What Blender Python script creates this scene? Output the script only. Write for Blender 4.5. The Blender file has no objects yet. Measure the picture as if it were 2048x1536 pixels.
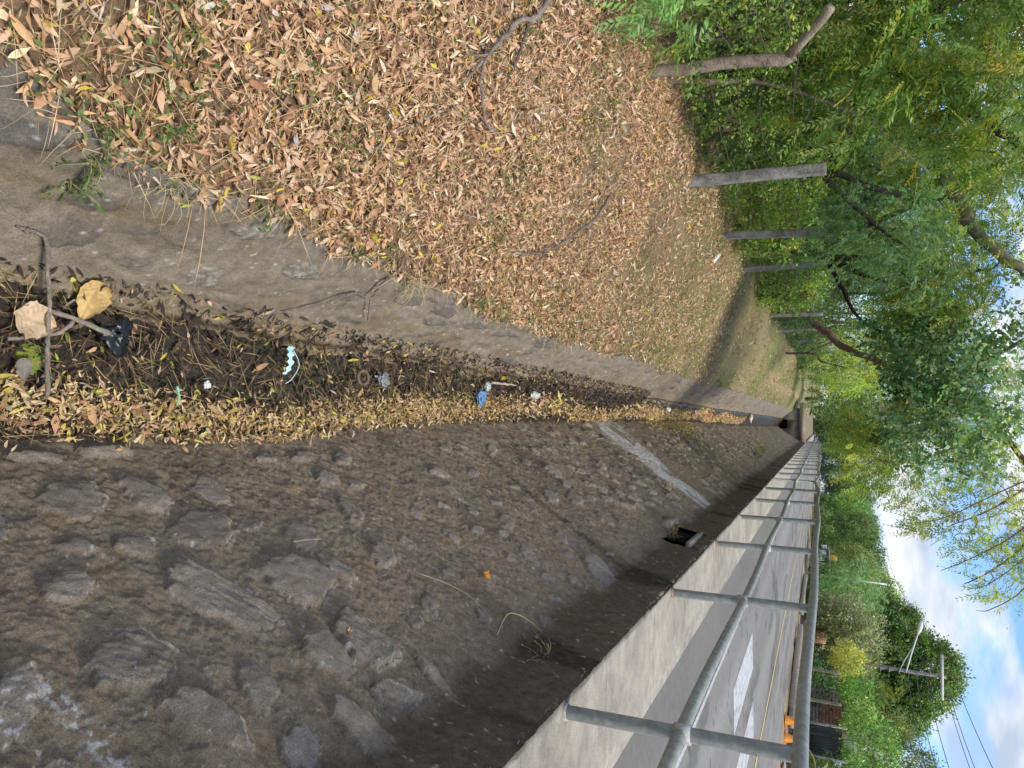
import bpy, math
import numpy as np
from mathutils import Matrix, Vector
# ---------------------------------------------------------------- camera, world, sun
SC = bpy.context.scene
COL = SC.collection
F_PX = 1400.0
PITCH = math.atan(619 / F_PX)
YAW = math.atan(84 / math.hypot(F_PX, 619))          # canal runs along +Y; the camera looks a little left of it
cp, sp, ct, st = math.cos(PITCH), math.sin(PITCH), math.cos(YAW), math.sin(YAW)
fwd = Vector((-st * cp, ct * cp, -sp)); upv = Vector((-st * sp, ct * sp, cp)); rgt = Vector((ct, st, 0))
cam = bpy.data.cameras.new('camera'); cam_o = bpy.data.objects.new('camera', cam); COL.objects.link(cam_o)
cam.sensor_width = 36; cam.lens = 36 * F_PX / 2048; cam.clip_start = 0.05; cam.clip_end = 3000
M = Matrix((upv, -rgt, -fwd)).transposed().to_4x4()   # photograph taken with the phone on its side
cam_o.matrix_world = M
SC.camera = cam_o
SC.view_settings.view_transform = 'Standard'; SC.view_settings.look = 'None'
SC.view_settings.exposure = 0.85; SC.view_settings.gamma = 1
SUN_EL, SUN_AZ = math.radians(65), math.radians(122)   # azimuth from +Y towards +X
sdir = Vector((math.cos(SUN_EL) * math.sin(SUN_AZ), math.cos(SUN_EL) * math.cos(SUN_AZ), math.sin(SUN_EL)))
sun = bpy.data.lights.new('sun', 'SUN'); sun.energy = 2.2; sun.angle = math.radians(16); sun.color = (1, .93, .82)
sun_o = bpy.data.objects.new('sun', sun); COL.objects.link(sun_o)
sun_o.rotation_euler = sdir.to_track_quat('Z', 'Y').to_euler()
W = bpy.data.worlds.new('World'); SC.world = W; W.use_nodes = True
nt = W.node_tree; nt.nodes.clear()
def N(nt, t, **k):
    n = nt.nodes.new(t)
    for a, b in k.items():
        if a.startswith('i_'): n.inputs[a[2:].replace('_', ' ')].default_value = b
        else: setattr(n, a, b)
    return n
def lk(nt, a, b): nt.links.new(a, b)
sky = N(nt, 'ShaderNodeTexSky', sky_type='NISHITA', sun_disc=False, sun_elevation=SUN_EL, sun_rotation=SUN_AZ)
sky.air_density = 1.0; sky.dust_density = 0.6; sky.ozone_density = 2.0
tc = N(nt, 'ShaderNodeTexCoord')
mp = N(nt, 'ShaderNodeMapping'); mp.inputs['Scale'].default_value = (1, 1, 2.6); mp.inputs['Location'].default_value = (.4, 8.8, 2.3)
lk(nt, tc.outputs['Generated'], mp.inputs['Vector'])
n1 = N(nt, 'ShaderNodeTexNoise'); n1.inputs['Scale'].default_value = 4.2; n1.inputs['Detail'].default_value = 8; n1.inputs['Roughness'].default_value = .52
n1.inputs['Distortion'].default_value = .25
lk(nt, mp.outputs[0], n1.inputs['Vector'])
r1 = N(nt, 'ShaderNodeValToRGB'); r1.color_ramp.elements[0].position = .45; r1.color_ramp.elements[1].position = .55
lk(nt, n1.outputs['Fac'], r1.inputs['Fac'])
n2 = N(nt, 'ShaderNodeTexNoise'); n2.inputs['Scale'].default_value = 9; n2.inputs['Detail'].default_value = 5
lk(nt, mp.outputs[0], n2.inputs['Vector'])
r2 = N(nt, 'ShaderNodeValToRGB')
r2.color_ramp.elements[0].position = .35; r2.color_ramp.elements[0].color = (2.4, 2.85, 3.6, 1)
r2.color_ramp.elements[1].position = .62; r2.color_ramp.elements[1].color = (4.6, 4.7, 4.9, 1)
lk(nt, n2.outputs['Fac'], r2.inputs['Fac'])
mx = N(nt, 'ShaderNodeMix', data_type='RGBA')
lk(nt, r1.outputs['Color'], mx.inputs[0]); tint = N(nt, 'ShaderNodeVectorMath', operation='MULTIPLY'); tint.inputs[1].default_value = (.60, .76, 1.04); lk(nt, sky.outputs['Color'], tint.inputs[0]); lk(nt, tint.outputs[0], mx.inputs[6]); lk(nt, r2.outputs['Color'], mx.inputs[7])
bg = N(nt, 'ShaderNodeBackground'); bg.inputs['Strength'].default_value = .13
lk(nt, mx.outputs[2], bg.inputs['Color'])
wo = N(nt, 'ShaderNodeOutputWorld'); lk(nt, bg.outputs[0], wo.inputs['Surface'])

# ---------------------------------------------------------------- helpers
RNG = np.random.default_rng(11)
def _hash(ix, iy, seed):
    h = (ix.astype(np.int64) * 374761393 + iy.astype(np.int64) * 668265263 + seed * 974634777) & 0x7fffffff
    h = ((h ^ (h >> 13)) * 1274126177) & 0x7fffffff
    return ((h ^ (h >> 16)) & 0xffffff) / float(0xffffff)
def vnoise(x, y, seed=0):
    x = np.asarray(x, float); y = np.asarray(y, float)
    ix = np.floor(x); iy = np.floor(y); fx = x - ix; fy = y - iy
    fx = fx * fx * (3 - 2 * fx); fy = fy * fy * (3 - 2 * fy)
    a = _hash(ix, iy, seed); b = _hash(ix + 1, iy, seed); c = _hash(ix, iy + 1, seed); d = _hash(ix + 1, iy + 1, seed)
    return (a * (1 - fx) + b * fx) * (1 - fy) + (c * (1 - fx) + d * fx) * fy
def fbm(x, y, octv=4, seed=0, gain=.5):
    s = 0; a = 1; t = 0
    for o in range(octv):
        s = s + a * vnoise(x * 2 ** o + 17.3 * o, y * 2 ** o - 9.1 * o, seed + o); t += a; a *= gain
    return s / t            # 0..1
def norm(v): return v / np.maximum(np.linalg.norm(v, axis=-1, keepdims=True), 1e-9)
class MB:
    def __init__(s): s.v = []; s.f4 = []; s.f3 = []; s.c = []; s.n = 0
    def add(s, v, q=None, t=None, c=(.5, .5, .5)):
        v = np.asarray(v, float).reshape(-1, 3); s.v.append(v)
        if q is not None and len(q): s.f4.append(np.asarray(q, np.int64).reshape(-1, 4) + s.n)
        if t is not None and len(t): s.f3.append(np.asarray(t, np.int64).reshape(-1, 3) + s.n)
        c = np.asarray(c, float)
        if c.ndim == 1: c = np.tile(c, (len(v), 1))
        s.c.append(c[:, :3]); s.n += len(v)
        return s
    def box(s, lo, hi, c=(.5, .5, .5), rz=0, piv=None, jit=0):
        lo = np.array(lo, float); hi = np.array(hi, float)
        v = np.array([[(hi if i & 1 else lo)[0], (hi if i & 2 else lo)[1], (hi if i & 4 else lo)[2]] for i in range(8)])
        if jit: v += RNG.uniform(-jit, jit, v.shape)
        if rz:
            p = (lo + hi) / 2 if piv is None else np.array(piv, float)
            a, b = math.cos(rz), math.sin(rz); d = v - p
            v = p + np.stack([d[:, 0] * a - d[:, 1] * b, d[:, 0] * b + d[:, 1] * a, d[:, 2]], 1)
        return s.add(v, [[0, 2, 3, 1], [4, 5, 7, 6], [0, 1, 5, 4], [2, 6, 7, 3], [0, 4, 6, 2], [1, 3, 7, 5]], None, c)
    def tube(s, P, R, n=8, c=(.5, .5, .5), cap=True, rough=0):
        P = np.asarray(P, float); k = len(P)
        R = np.full(k, R, float) if np.isscalar(R) else np.asarray(R, float)
        T = norm(np.gradient(P, axis=0)); up = np.array([0, 0, 1.]) if abs(T[0][2]) < .9 else np.array([1., 0, 0])
        u = norm(np.cross(T[0], up)); rings = []
        a = np.arange(n) * 2 * math.pi / n
        for i in range(k):
            u = u - T[i] * np.dot(u, T[i]); u = u / (np.linalg.norm(u) + 1e-9); w = np.cross(T[i], u)
            rr = R[i] * (1 + (RNG.uniform(-rough, rough, n) if rough else 0))
            rings.append(P[i] + (np.cos(a) * rr)[:, None] * u + (np.sin(a) * rr)[:, None] * w)
        v = np.concatenate(rings); q = []
        for i in range(k - 1):
            for j in range(n):
                q.append([i * n + j, i * n + (j + 1) % n, (i + 1) * n + (j + 1) % n, (i + 1) * n + j])
        t = []
        if cap:
            v = np.vstack([v, P[0], P[-1]])
            for j in range(n):
                t.append([k * n, (j + 1) % n, j]); t.append([k * n + 1, (k - 1) * n + j, (k - 1) * n + (j + 1) % n])
        if np.ndim(c) == 1: cc = np.tile(np.asarray(c, float), (len(v), 1)) * RNG.uniform(.85, 1.15, (len(v), 1))
        else: cc = c
        return s.add(v, q, t, cc)
    def build(s, name, mat, parent=None, smooth=False):
        me = bpy.data.meshes.new(name)
        V = np.concatenate(s.v); Cc = np.concatenate(s.c)
        if parent is not None: V = V - np.array(parent.location)
        q = np.concatenate(s.f4) if s.f4 else np.zeros((0, 4), np.int64)
        t = np.concatenate(s.f3) if s.f3 else np.zeros((0, 3), np.int64)
        loops = np.concatenate([q.ravel(), t.ravel()]); nq, ntq = len(q), len(t)
        me.vertices.add(len(V)); me.vertices.foreach_set('co', V.ravel().astype(np.float32))
        me.loops.add(len(loops)); me.loops.foreach_set('vertex_index', loops.astype(np.int32))
        me.polygons.add(nq + ntq)
        ls = np.concatenate([np.arange(nq) * 4, nq * 4 + np.arange(ntq) * 3]); lt = np.concatenate([np.full(nq, 4), np.full(ntq, 3)])
        me.polygons.foreach_set('loop_start', ls.astype(np.int32)); me.polygons.foreach_set('loop_total', lt.astype(np.int32))
        if smooth: me.polygons.foreach_set('use_smooth', np.ones(nq + ntq, bool))
        at = me.color_attributes.new('Col', 'FLOAT_COLOR', 'POINT')
        at.data.foreach_set('color', np.hstack([Cc, np.ones((len(Cc), 1))]).ravel().astype(np.float32))
        me.update(calc_edges=True); me.validate()
        me.materials.append(mat)
        o = bpy.data.objects.new(name, me); COL.objects.link(o)
        if parent is not None: o.parent = parent
        return o
def tag(o, label=None, cat=None, group=None, kind=None):
    if label: o['label'] = label
    if cat: o['category'] = cat
    if group: o['group'] = group
    if kind: o['kind'] = kind
    return o
def empty(name, loc, label, cat, group=None):
    o = bpy.data.objects.new(name, None); COL.objects.link(o); o.location = loc; o.empty_display_size = .1
    return tag(o, label, cat, group)

def mat(name, rough=.85, bump=0, bscale=40, nscale=8, namp=.25, trans=0, spec=.3, metal=0, detail=6, coord='Object', n2=0, a2=.3):
    m = bpy.data.materials.new(name); m.use_nodes = True; t = m.node_tree; t.nodes.clear()
    out = N(t, 'ShaderNodeOutputMaterial'); b = N(t, 'ShaderNodeBsdfPrincipled')
    b.inputs['Roughness'].default_value = rough; b.inputs['Specular IOR Level'].default_value = spec; b.inputs['Metallic'].default_value = metal
    at = N(t, 'ShaderNodeAttribute', attribute_name='Col'); src = at.outputs['Color']
    tc = N(t, 'ShaderNodeTexCoord')
    if namp:
        n = N(t, 'ShaderNodeTexNoise'); n.inputs['Scale'].default_value = nscale; n.inputs['Detail'].default_value = detail; n.inputs['Roughness'].default_value = .65
        lk(t, tc.outputs[coord], n.inputs['Vector'])
        mr = N(t, 'ShaderNodeMapRange'); mr.inputs['From Min'].default_value = .3; mr.inputs['From Max'].default_value = .7
        mr.inputs['To Min'].default_value = 1 - namp; mr.inputs['To Max'].default_value = 1 + namp
        lk(t, n.outputs['Fac'], mr.inputs['Value'])
        mu = N(t, 'ShaderNodeVectorMath', operation='SCALE'); lk(t, src, mu.inputs[0]); lk(t, mr.outputs[0], mu.inputs['Scale']); src = mu.outputs[0]
    if n2:
        n = N(t, 'ShaderNodeTexNoise'); n.inputs['Scale'].default_value = n2; n.inputs['Detail'].default_value = 4; n.inputs['Roughness'].default_value = .75
        lk(t, tc.outputs[coord], n.inputs['Vector'])
        mr = N(t, 'ShaderNodeMapRange'); mr.inputs['From Min'].default_value = .32; mr.inputs['From Max'].default_value = .68; mr.inputs['To Min'].default_value = 1 - a2; mr.inputs['To Max'].default_value = 1 + a2
        lk(t, n.outputs['Fac'], mr.inputs['Value']); mu = N(t, 'ShaderNodeVectorMath', operation='SCALE'); lk(t, src, mu.inputs[0]); lk(t, mr.outputs[0], mu.inputs['Scale']); src = mu.outputs[0]
    lk(t, src, b.inputs['Base Color'])
    if bump:
        n = N(t, 'ShaderNodeTexNoise'); n.inputs['Scale'].default_value = bscale; n.inputs['Detail'].default_value = 8; n.inputs['Roughness'].default_value = .7
        lk(t, tc.outputs[coord], n.inputs['Vector'])
        bu = N(t, 'ShaderNodeBump'); bu.inputs['Strength'].default_value = 1; bu.inputs['Distance'].default_value = bump
        lk(t, n.outputs['Fac'], bu.inputs['Height']); lk(t, bu.outputs[0], b.inputs['Normal'])
    if trans:
        tr = N(t, 'ShaderNodeBsdfTranslucent'); mc = N(t, 'ShaderNodeVectorMath', operation='MULTIPLY'); mc.inputs[1].default_value = (1.6, 1.5, .7)
        lk(t, src, mc.inputs[0]); lk(t, mc.outputs[0], tr.inputs['Color'])
        ms = N(t, 'ShaderNodeMixShader'); ms.inputs[0].default_value = trans
        lk(t, b.outputs[0], ms.inputs[1]); lk(t, tr.outputs[0], ms.inputs[2]); lk(t, ms.outputs[0], out.inputs['Surface'])
    else: lk(t, b.outputs[0], out.inputs['Surface'])
    return m
M_mortar = mat('mortar_rubble', .92, .012, 110, 18, .28, detail=10, spec=.15, n2=170, a2=.38)
M_mortarL = mat('smooth_mortar', .85, .010, 70, 16, .30, detail=10, spec=.2, n2=150, a2=.32)
M_soil = mat('soil', .97, .02, 25, 12, .35, n2=60, a2=.45, spec=.1)
M_conc = mat('concrete', .88, .006, 70, 7, .25, detail=9, n2=110, a2=.24)
M_post = mat('old_concrete_post', .92, .012, 35, 9, .4, detail=9, n2=80, a2=.35)
M_asph = mat('asphalt', .95, .003, 180, 12, .12, n2=140, a2=.28, spec=.15)
M_paint = mat('road_paint', .85, .001, 60, 14, .28, n2=120, a2=.25, spec=.15)
M_litter = mat('dry_leaf', .75, 0, 1, 60, .18, trans=.12, spec=.35)
M_leaf = mat('green_leaf', .45, 0, 1, 3, .15, trans=.38, spec=.4)
M_straw = mat('straw', .7, 0, 1, 30, .15)
M_bark = mat('bark', .92, .016, 45, 12, .4, n2=90, a2=.35)
M_wet = mat('wet_rot', .32, .02, 30, 12, .4, spec=.5, n2=60, a2=.4)
M_pipe = mat('painted_pipe', .5, .0015, 40, 22, .32, spec=.45)
M_wood = mat('weathered_wood', .85, .004, 30, 25, .3)
M_plastic = mat('plastic', .3, .002, 30, 8, .08, spec=.5)
M_metal = mat('galvanised', .5, 0, 1, 12, .1, spec=.5)
M_brick = mat('masonry', .9, .006, 40, 10, .3)

def leaves(mb, P, D, Nn, L, Wd, col, seg=3, curl=0., fold=0.3, prof=.8):
    """leaf blades: base P, direction D, surface normal Nn"""
    n = len(P)
    if n == 0: return
    D = norm(D); S = norm(np.cross(D, Nn)); Nn = np.cross(S, D)
    L = np.broadcast_to(L, n).astype(float); Wd = np.broadcast_to(Wd, n).astype(float)
    curl = np.broadcast_to(curl, n).astype(float); fold = np.broadcast_to(fold, n).astype(float)
    if seg == 0:      # rhombus, four vertices
        mid = P + D * (L * .42)[:, None] - Nn * (fold * Wd * .3)[:, None]; tip = P + D * L[:, None] - Nn * (curl * L * .3)[:, None]
        v = np.stack([P, mid + S * (Wd / 2)[:, None], tip, mid - S * (Wd / 2)[:, None]], 1)
        idx = np.arange(n)[:, None] * 4 + np.array([0, 1, 2, 3])
        mb.add(v.reshape(-1, 3), idx, None, np.repeat(col, 4, 0)); return
    k = seg + 1; vs = []
    cu = np.where(np.abs(curl) < 1e-3, 1e-3, curl); twr = RNG.normal(0, 1.0, n)
    for i in range(k):
        t = i / seg; a = cu * t
        xx = L * np.sin(a) / cu; zz = L * (1 - np.cos(a)) / cu
        w = Wd * (math.sin(math.pi * min(max(t, .02), .985) ** prof) ** 1.1) / 2
        c0 = P + D * xx[:, None] + Nn * zz[:, None]
        nn = Nn * np.cos(a)[:, None] - D * np.sin(a)[:, None]
        ta = (twr * (t - .5))[:, None]; S2 = S * np.cos(ta) + nn * np.sin(ta); n2 = nn * np.cos(ta) - S * np.sin(ta)
        sd = S2 * (w * np.cos(fold))[:, None]; up = n2 * (w * np.sin(fold))[:, None]
        vs += [c0 + sd + up, c0, c0 - sd + up]
    v = np.stack(vs, 1); m = 3 * k; q = []
    for i in range(seg):
        q += [[3 * i, 3 * i + 1, 3 * i + 4, 3 * i + 3], [3 * i + 1, 3 * i + 2, 3 * i + 5, 3 * i + 4]]
    q = np.array(q); idx = (np.arange(n)[:, None, None] * m + q[None]).reshape(-1, 4)
    mb.add(v.reshape(-1, 3), idx, None, np.repeat(col, m, 0))
def pick(pal, n, jit=.15, rng=None):
    rng = rng or RNG
    w = np.array([p[0] for p in pal], float); c = np.array([p[1] for p in pal], float)
    i = rng.choice(len(pal), n, p=w / w.sum()); return np.clip(c[i] * rng.uniform(1 - jit, 1 + jit, (n, 1)) * rng.uniform(.93, 1.07, (n, 3)), 0.003, .95)
def rand_unit(n): return norm(RNG.normal(size=(n, 3)))

# ---------------------------------------------------------------- terrain profile (metres; camera height is z = 0, pavement top z = -1.07)
YT = [-6, 1.14, 1.34, 1.55, 1.9, 3.0, 3.4, 5.2, 7.8, 14.8, 24.6, 40, 60]
XT = [-1.12, -1.04, -.96, -.91, -.885, -.83, -.87, -.83, -.82, -.85, -.95, -1.07, -1.1]
def xtop(Y): return np.interp(Y, YT, XT) + (fbm(np.asarray(Y) * 1.7, np.asarray(Y) * 0, 3, 5) - .5) * .10
def ztop(Y): return -2.8 + (-.43 - xtop(Y)) * 1.19
def zbank(X, Y):
    xt = xtop(Y); zt = ztop(Y)
    t = (xt - X) / (xt + 2.9); tt = np.clip(t, 0, 1)
    z = zt + (-1.4 - zt) * tt * (1.2 - .2 * tt)
    z = z + (fbm(X * 1.3, Y * 1.3, 4, 21) - .5) * .12 * np.clip(t * 4, 0, 1)
    z = z + np.clip(-X - 2.9, 0, 60) * .004 + (fbm(X * .12, Y * .12, 3, 31) - .5) * .25 * np.clip((-X - 3.5) / 6, 0, 1)
    z = z + .42 * np.exp(-((X + 2.6) / .9) ** 2 - ((Y - 31) / 7.) ** 2) + .2 * np.exp(-((X + 1.7) / .5) ** 2 - ((Y - 44) / 6.) ** 2)
    return z
def bedR(Y): return np.interp(Y, [1, 3.3, 4.3, 6, 18, 31, 50], [-2.99, -2.99, -3.10, -3.17, -3.34, -3.2, -3.15])
def xbedR(Y): return 1.20 + (bedR(Y) + 1.44) * .691
def zbed(X, Y):
    h = -2.8 + .10 * np.clip((2.3 - Y) / .8, 0, 1) * np.clip((-X) / .4, 0, 1)
    h = h + (fbm(X * 5, Y * 3, 3, 77) - .5) * .07
    h = h - .02 + (bedR(Y) + 2.82) * np.clip((X + .38) / .48, 0, 1.1)
    h = h + np.clip((Y - 14) / 30, 0, 1) * .15 
    return h
def grid(mb, X, Y, Z, C):
    ny, nx = X.shape; i = np.arange(ny - 1)[:, None] * nx + np.arange(nx - 1)[None]
    q = np.stack([i, i + 1, i + nx + 1, i + nx], -1).reshape(-1, 4)
    mb.add(np.stack([X, Y, Z], -1).reshape(-1, 3), q, None, C.reshape(-1, 3)); return q
def lerp(a, b, t): return np.asarray(a) * (1 - t[..., None]) + np.asarray(b) * t[..., None]
def sm(x, a, b): t = np.clip((x - a) / (b - a), 0, 1); return t * t * (3 - 2 * t)

# left bank and everything beyond it
ys = np.concatenate([np.arange(-6, 1, .25), np.arange(1, 7, .04), np.arange(7, 16, .1), np.arange(16, 62, .4), [70, 90, 120, 180, 300, 500, 900]])
u = np.concatenate([np.linspace(0, 1, 60), 1 + np.array([.05, .12, .2, .35, .5, .8, 1.3, 2, 3, 5, 8, 14, 25, 60, 150, 400])])
Y, U = np.meshgrid(ys, u, indexing='ij'); xt = xtop(Y); X = xt - U * (xt + 2.9) ; Z = zbank(X, Y)
Z = Z + (fbm(X * 9, Y * 9, 4, 3) - .5) * .05 * (U < 1.4)
n = fbm(X * 2, Y * 1.2, 4, 8); far = sm(Y, 7, 16)
C = lerp((.15, .10, .06), (.26, .185, .11), n); C = C * (1 - far[..., None]) + lerp((.17, .15, .07), (.30, .25, .14), n) * far[..., None]
gr = sm(fbm(X * .9, Y * .5, 3, 12), .46, .60) * far; C = C * (1 - .6 * gr[..., None]) + np.array([.12, .17, .04]) * .6 * gr[..., None]
path = np.exp(-((X + 1.9 + .25 * np.sin(Y / 7)) / .22) ** 2) * sm(Y, 22, 30); C = C * (1 - .6 * path[..., None]) + np.array([.42, .30, .19]) * .6 * path[..., None]
mb = MB(); grid(mb, X, Y, Z, C)
tag(mb.build('ground', M_soil, smooth=True), kind='structure')
# right of the canal: under pavement and road, then the yards beyond
xs = np.array([2.4, 2.5, 2.6, 5, 9.0, 9.2, 9.6, 10, 10.5, 11, 12, 13, 14, 16, 20, 26, 40, 80, 200, 400.])
Y, X = np.meshgrid(np.concatenate([np.arange(-6, 70, .8), [80, 100, 140, 200, 300, 500, 900]]), xs, indexing='ij')
Z = np.where(X < 9.1, -1.145, -1.13 + np.clip(X - 9.1, 0, 3) * .05 + (fbm(X, Y, 3, 9) - .5) * .08)
C = lerp((.23, .17, .11), (.36, .29, .20), fbm(X * .7, Y * .5, 3, 2)); g = sm(X, 11, 13)
C = C * (1 - g[..., None]) + np.array([.13, .13, .06]) * g[..., None]
mb = MB(); grid(mb, X, Y, Z, C)
X2, Y2 = np.meshgrid(np.linspace(-1.15, 1.45, 8), [58.2, 70, 100, 200, 400, 900]); grid(mb, X2, Y2, X2 * 0 - 1.22, np.tile(np.array([.2, .17, .1]), X2.shape + (1,)))
tag(mb.build('ground', M_soil), kind='structure')
# canal bed
ys = np.concatenate([np.arange(-6, 1, .2), np.arange(1, 8, .03), np.arange(8, 20, .08), np.arange(20, 56.4, .3)])
Y, X = np.meshgrid(ys, np.linspace(-.62, .40, 60), indexing='ij'); Z = zbed(X, Y) - .015 + (fbm(X * 20, Y * 20, 3, 4) - .5) * .03
C = lerp((.018, .015, .012), (.06, .045, .03), fbm(X * 7, Y * 5, 4, 6))
mb = MB(); grid(mb, X, Y, Z, C); tag(mb.build('canal_bed', M_wet, smooth=True), kind='structure')

# ---------------------------------------------------------------- embankment walls of rubble set in mortar
STONES= [(1.82, 1.49, 0.089, -0.064, -0.066, -0.093, 1), (2.135, 1.482, 0.048, -0.092, -0.075, -0.069, 1), (2.477, 1.462, 0.058, -0.074, -0.063, -0.055, 1), (2.256, 1.229, 0.109, -0.054, -0.09, -0.102, 1), (2.515, 1.208, 0.057, -0.011, -0.037, -0.045, 1), (1.7, 1.255, 0.05, -0.028, -0.027, -0.042, 1), (1.919, 1.194, 0.054, -0.041, -0.043, -0.052, 1), (2.736, 1.072, 0.046, -0.06, -0.095, -0.063, 1), (1.571, 1.048, 0.073, -0.022, -0.034, -0.065, 1), (2.072, 0.854, 0.108, -0.177, -0.112, -0.081, 2), (2.482, 0.82, 0.066, -0.15, -0.121, -0.065, 1), (2.742, 0.826, 0.031, -0.094, -0.057, -0.026, 1), (3.237, 1.173, -0.003, -0.096, -0.079, -0.031, 1), (1.601, 0.698, 0.1, -0.075, -0.076, -0.096, 2), (1.92, 0.432, -0.011, -0.103, -0.067, -0.011, 1), (1.67, 0.412, 0.056, -0.117, -0.071, -0.042, 1), (2.297, 0.43, 0.032, -0.127, -0.082, -0.029, 1), (2.56, 0.423, 0.005, -0.136, -0.105, -0.025, 1), (2.169, 0.109, 0.011, -0.14, -0.078, -0.012, 1), (1.224, 0.682, 0.04, -0.054, -0.069, -0.086, 3), (1.238, 0.454, 0.038, -0.022, -0.015, -0.03, 3), (1.516, 1.39, 0.019, -0.004, -0.034, -0.076, 1), (3.322, 1.456, 0.076, -0.027, -0.06, -0.051, 1), (3.523, 1.384, 0.06, -0.021, -0.045, -0.035, 1), (3.305, 1.667, 0.079, -0.004, -0.044, -0.048, 1), (3.008, 1.674, 0.062, -0.011, -0.033, -0.036, 1), (3.635, 1.627, 0.072, -0.022, -0.06, -0.049, 1), (1.819, 1.765, 0.094, -0.014, -0.017, -0.033, 1), (2.113, 1.78, 0.113, -0.005, -0.021, -0.037, 1), (3.133, 0.827, 0.011, -0.083, -0.072, -0.026, 1), (2.411, 0.161, 0.03, -0.06, -0.071, -0.024, 1), (1.897, 0.167, 0.017, -0.073, -0.071, -0.019, 4), (3.128, 0.82, -0.002, -0.082, -0.087, -0.027, 1), (3.43, 0.864, 0.024, -0.044, -0.05, -0.022, 1), (3.9, 0.825, -0.007, -0.065, -0.057, -0.015, 1), (3.239, 1.125, 0.031, -0.026, -0.039, -0.025, 1), (3.818, 1.081, 0.021, -0.038, -0.068, -0.03, 1), (4.533, 1.398, 0.063, -0.042, -0.063, -0.033, 1), (4.447, 1.177, -0.003, -0.089, -0.051, -0.016, 1), (4.426, 0.97, 0.021, -0.036, -0.053, -0.019, 1), (4.226, 0.807, 0.037, -0.028, -0.061, -0.026, 1), (5.015, 1.342, 0.071, -0.02, -0.078, -0.042, 1), (4.692, 0.802, 0.02, -0.068, -0.078, -0.022, 1), (5.835, 0.914, -0.026, -0.084, -0.129, -0.025, 1), (6.262, 0.824, 0.021, -0.078, -0.146, -0.031, 1), (6.664, 0.781, 0.028, -0.043, -0.101, -0.022, 1), (6.535, 1.201, 0.005, -0.097, -0.126, -0.031, 1), (6.491, 1.019, 0.07, -0.04, -0.117, -0.036, 1), (5.828, 1.619, 0.014, -0.052, -0.105, -0.038, 1), (6.216, 1.399, 0.041, -0.036, -0.081, -0.029, 1), (6.705, 1.531, 0.035, -0.052, -0.076, -0.025, 1), (4.484, 0.504, -0.011, -0.062, -0.079, -0.013, 1), (5.213, 0.513, 0.0, -0.061, -0.081, -0.014, 1), (5.006, 0.354, 0.019, -0.033, -0.046, -0.01, 1), (6.394, 0.513, 0.006, -0.107, -0.094, -0.014, 1), (6.694, 0.428, -0.008, -0.084, -0.08, -0.01, 1), (5.178, 0.13, -0.016, -0.158, -0.154, -0.014, 5), (3.776, 0.448, 0.023, -0.041, -0.076, -0.022, 1), (3.105, 0.45, -0.011, -0.062, -0.069, -0.011, 1), (2.916, 0.404, -0.0, -0.038, -0.046, -0.009, 1), (3.411, 0.256, -0.003, -0.047, -0.059, -0.008, 1), (3.88, 0.025, -0.008, -0.067, -0.072, -0.005, 1), (2.52, 0.425, 0.044, -0.13, -0.125, -0.045, 2), (2.708, 0.108, -0.016, -0.126, -0.043, -0.003, 1), (2.459, 0.155, 0.039, -0.079, -0.058, -0.019, 1), (4.695, 0.141, 0.003, -0.079, -0.102, -0.012, 1), (4.471, 0.715, 0.021, -0.036, -0.053, -0.016, 1), (7.302, 0.84, -0.005, -0.043, -0.061, -0.01, 1), (7.46, 1.312, 0.012, -0.047, -0.074, -0.018, 1), (7.392, 1.424, 0.01, -0.042, -0.064, -0.017, 1), (7.995, 1.236, 0.012, -0.05, -0.084, -0.018, 1), (7.956, 0.649, -0.01, -0.056, -0.071, -0.009, 1), (7.334, 1.626, 0.033, -0.047, -0.072, -0.022, 1), (7.78, 1.534, 0.012, -0.05, -0.071, -0.019, 1), (7.27, 1.151, -0.006, -0.049, -0.07, -0.015, 1)]
r_ = np.random.default_rng(5)
for k in range(900):     # stones further along the wall, small and half buried
    yy = 7 + 49 * r_.random() ** 1.25; ss = r_.uniform(.05, 2.0); a = r_.uniform(.05, .13); b = a * r_.uniform(.35, .6); th = r_.uniform(-.3, .9)
    if not (9.9 < yy < 11.3) and not (6.9 < yy < 8.3 and ss < .45): STONES.append((yy, ss, a * math.cos(th), -a * math.sin(th), -b * math.sin(th), -b * math.cos(th), 1))
for k in range(200):
    yy = r_.uniform(-5, 7); ss = r_.uniform(.05, 2.0)
    if all((yy - q[0]) ** 2 + (ss - q[1]) ** 2 > (.10 + max(math.hypot(q[2], q[3]), math.hypot(q[4], q[5]))) ** 2 for q in STONES if q[0] < 9) and (yy > 3.4 or yy < 1):
        a = r_.uniform(.03, .06); STONES.append((yy, ss, a, -a * .6, -a * .4, -a * .5, 1))
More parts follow.
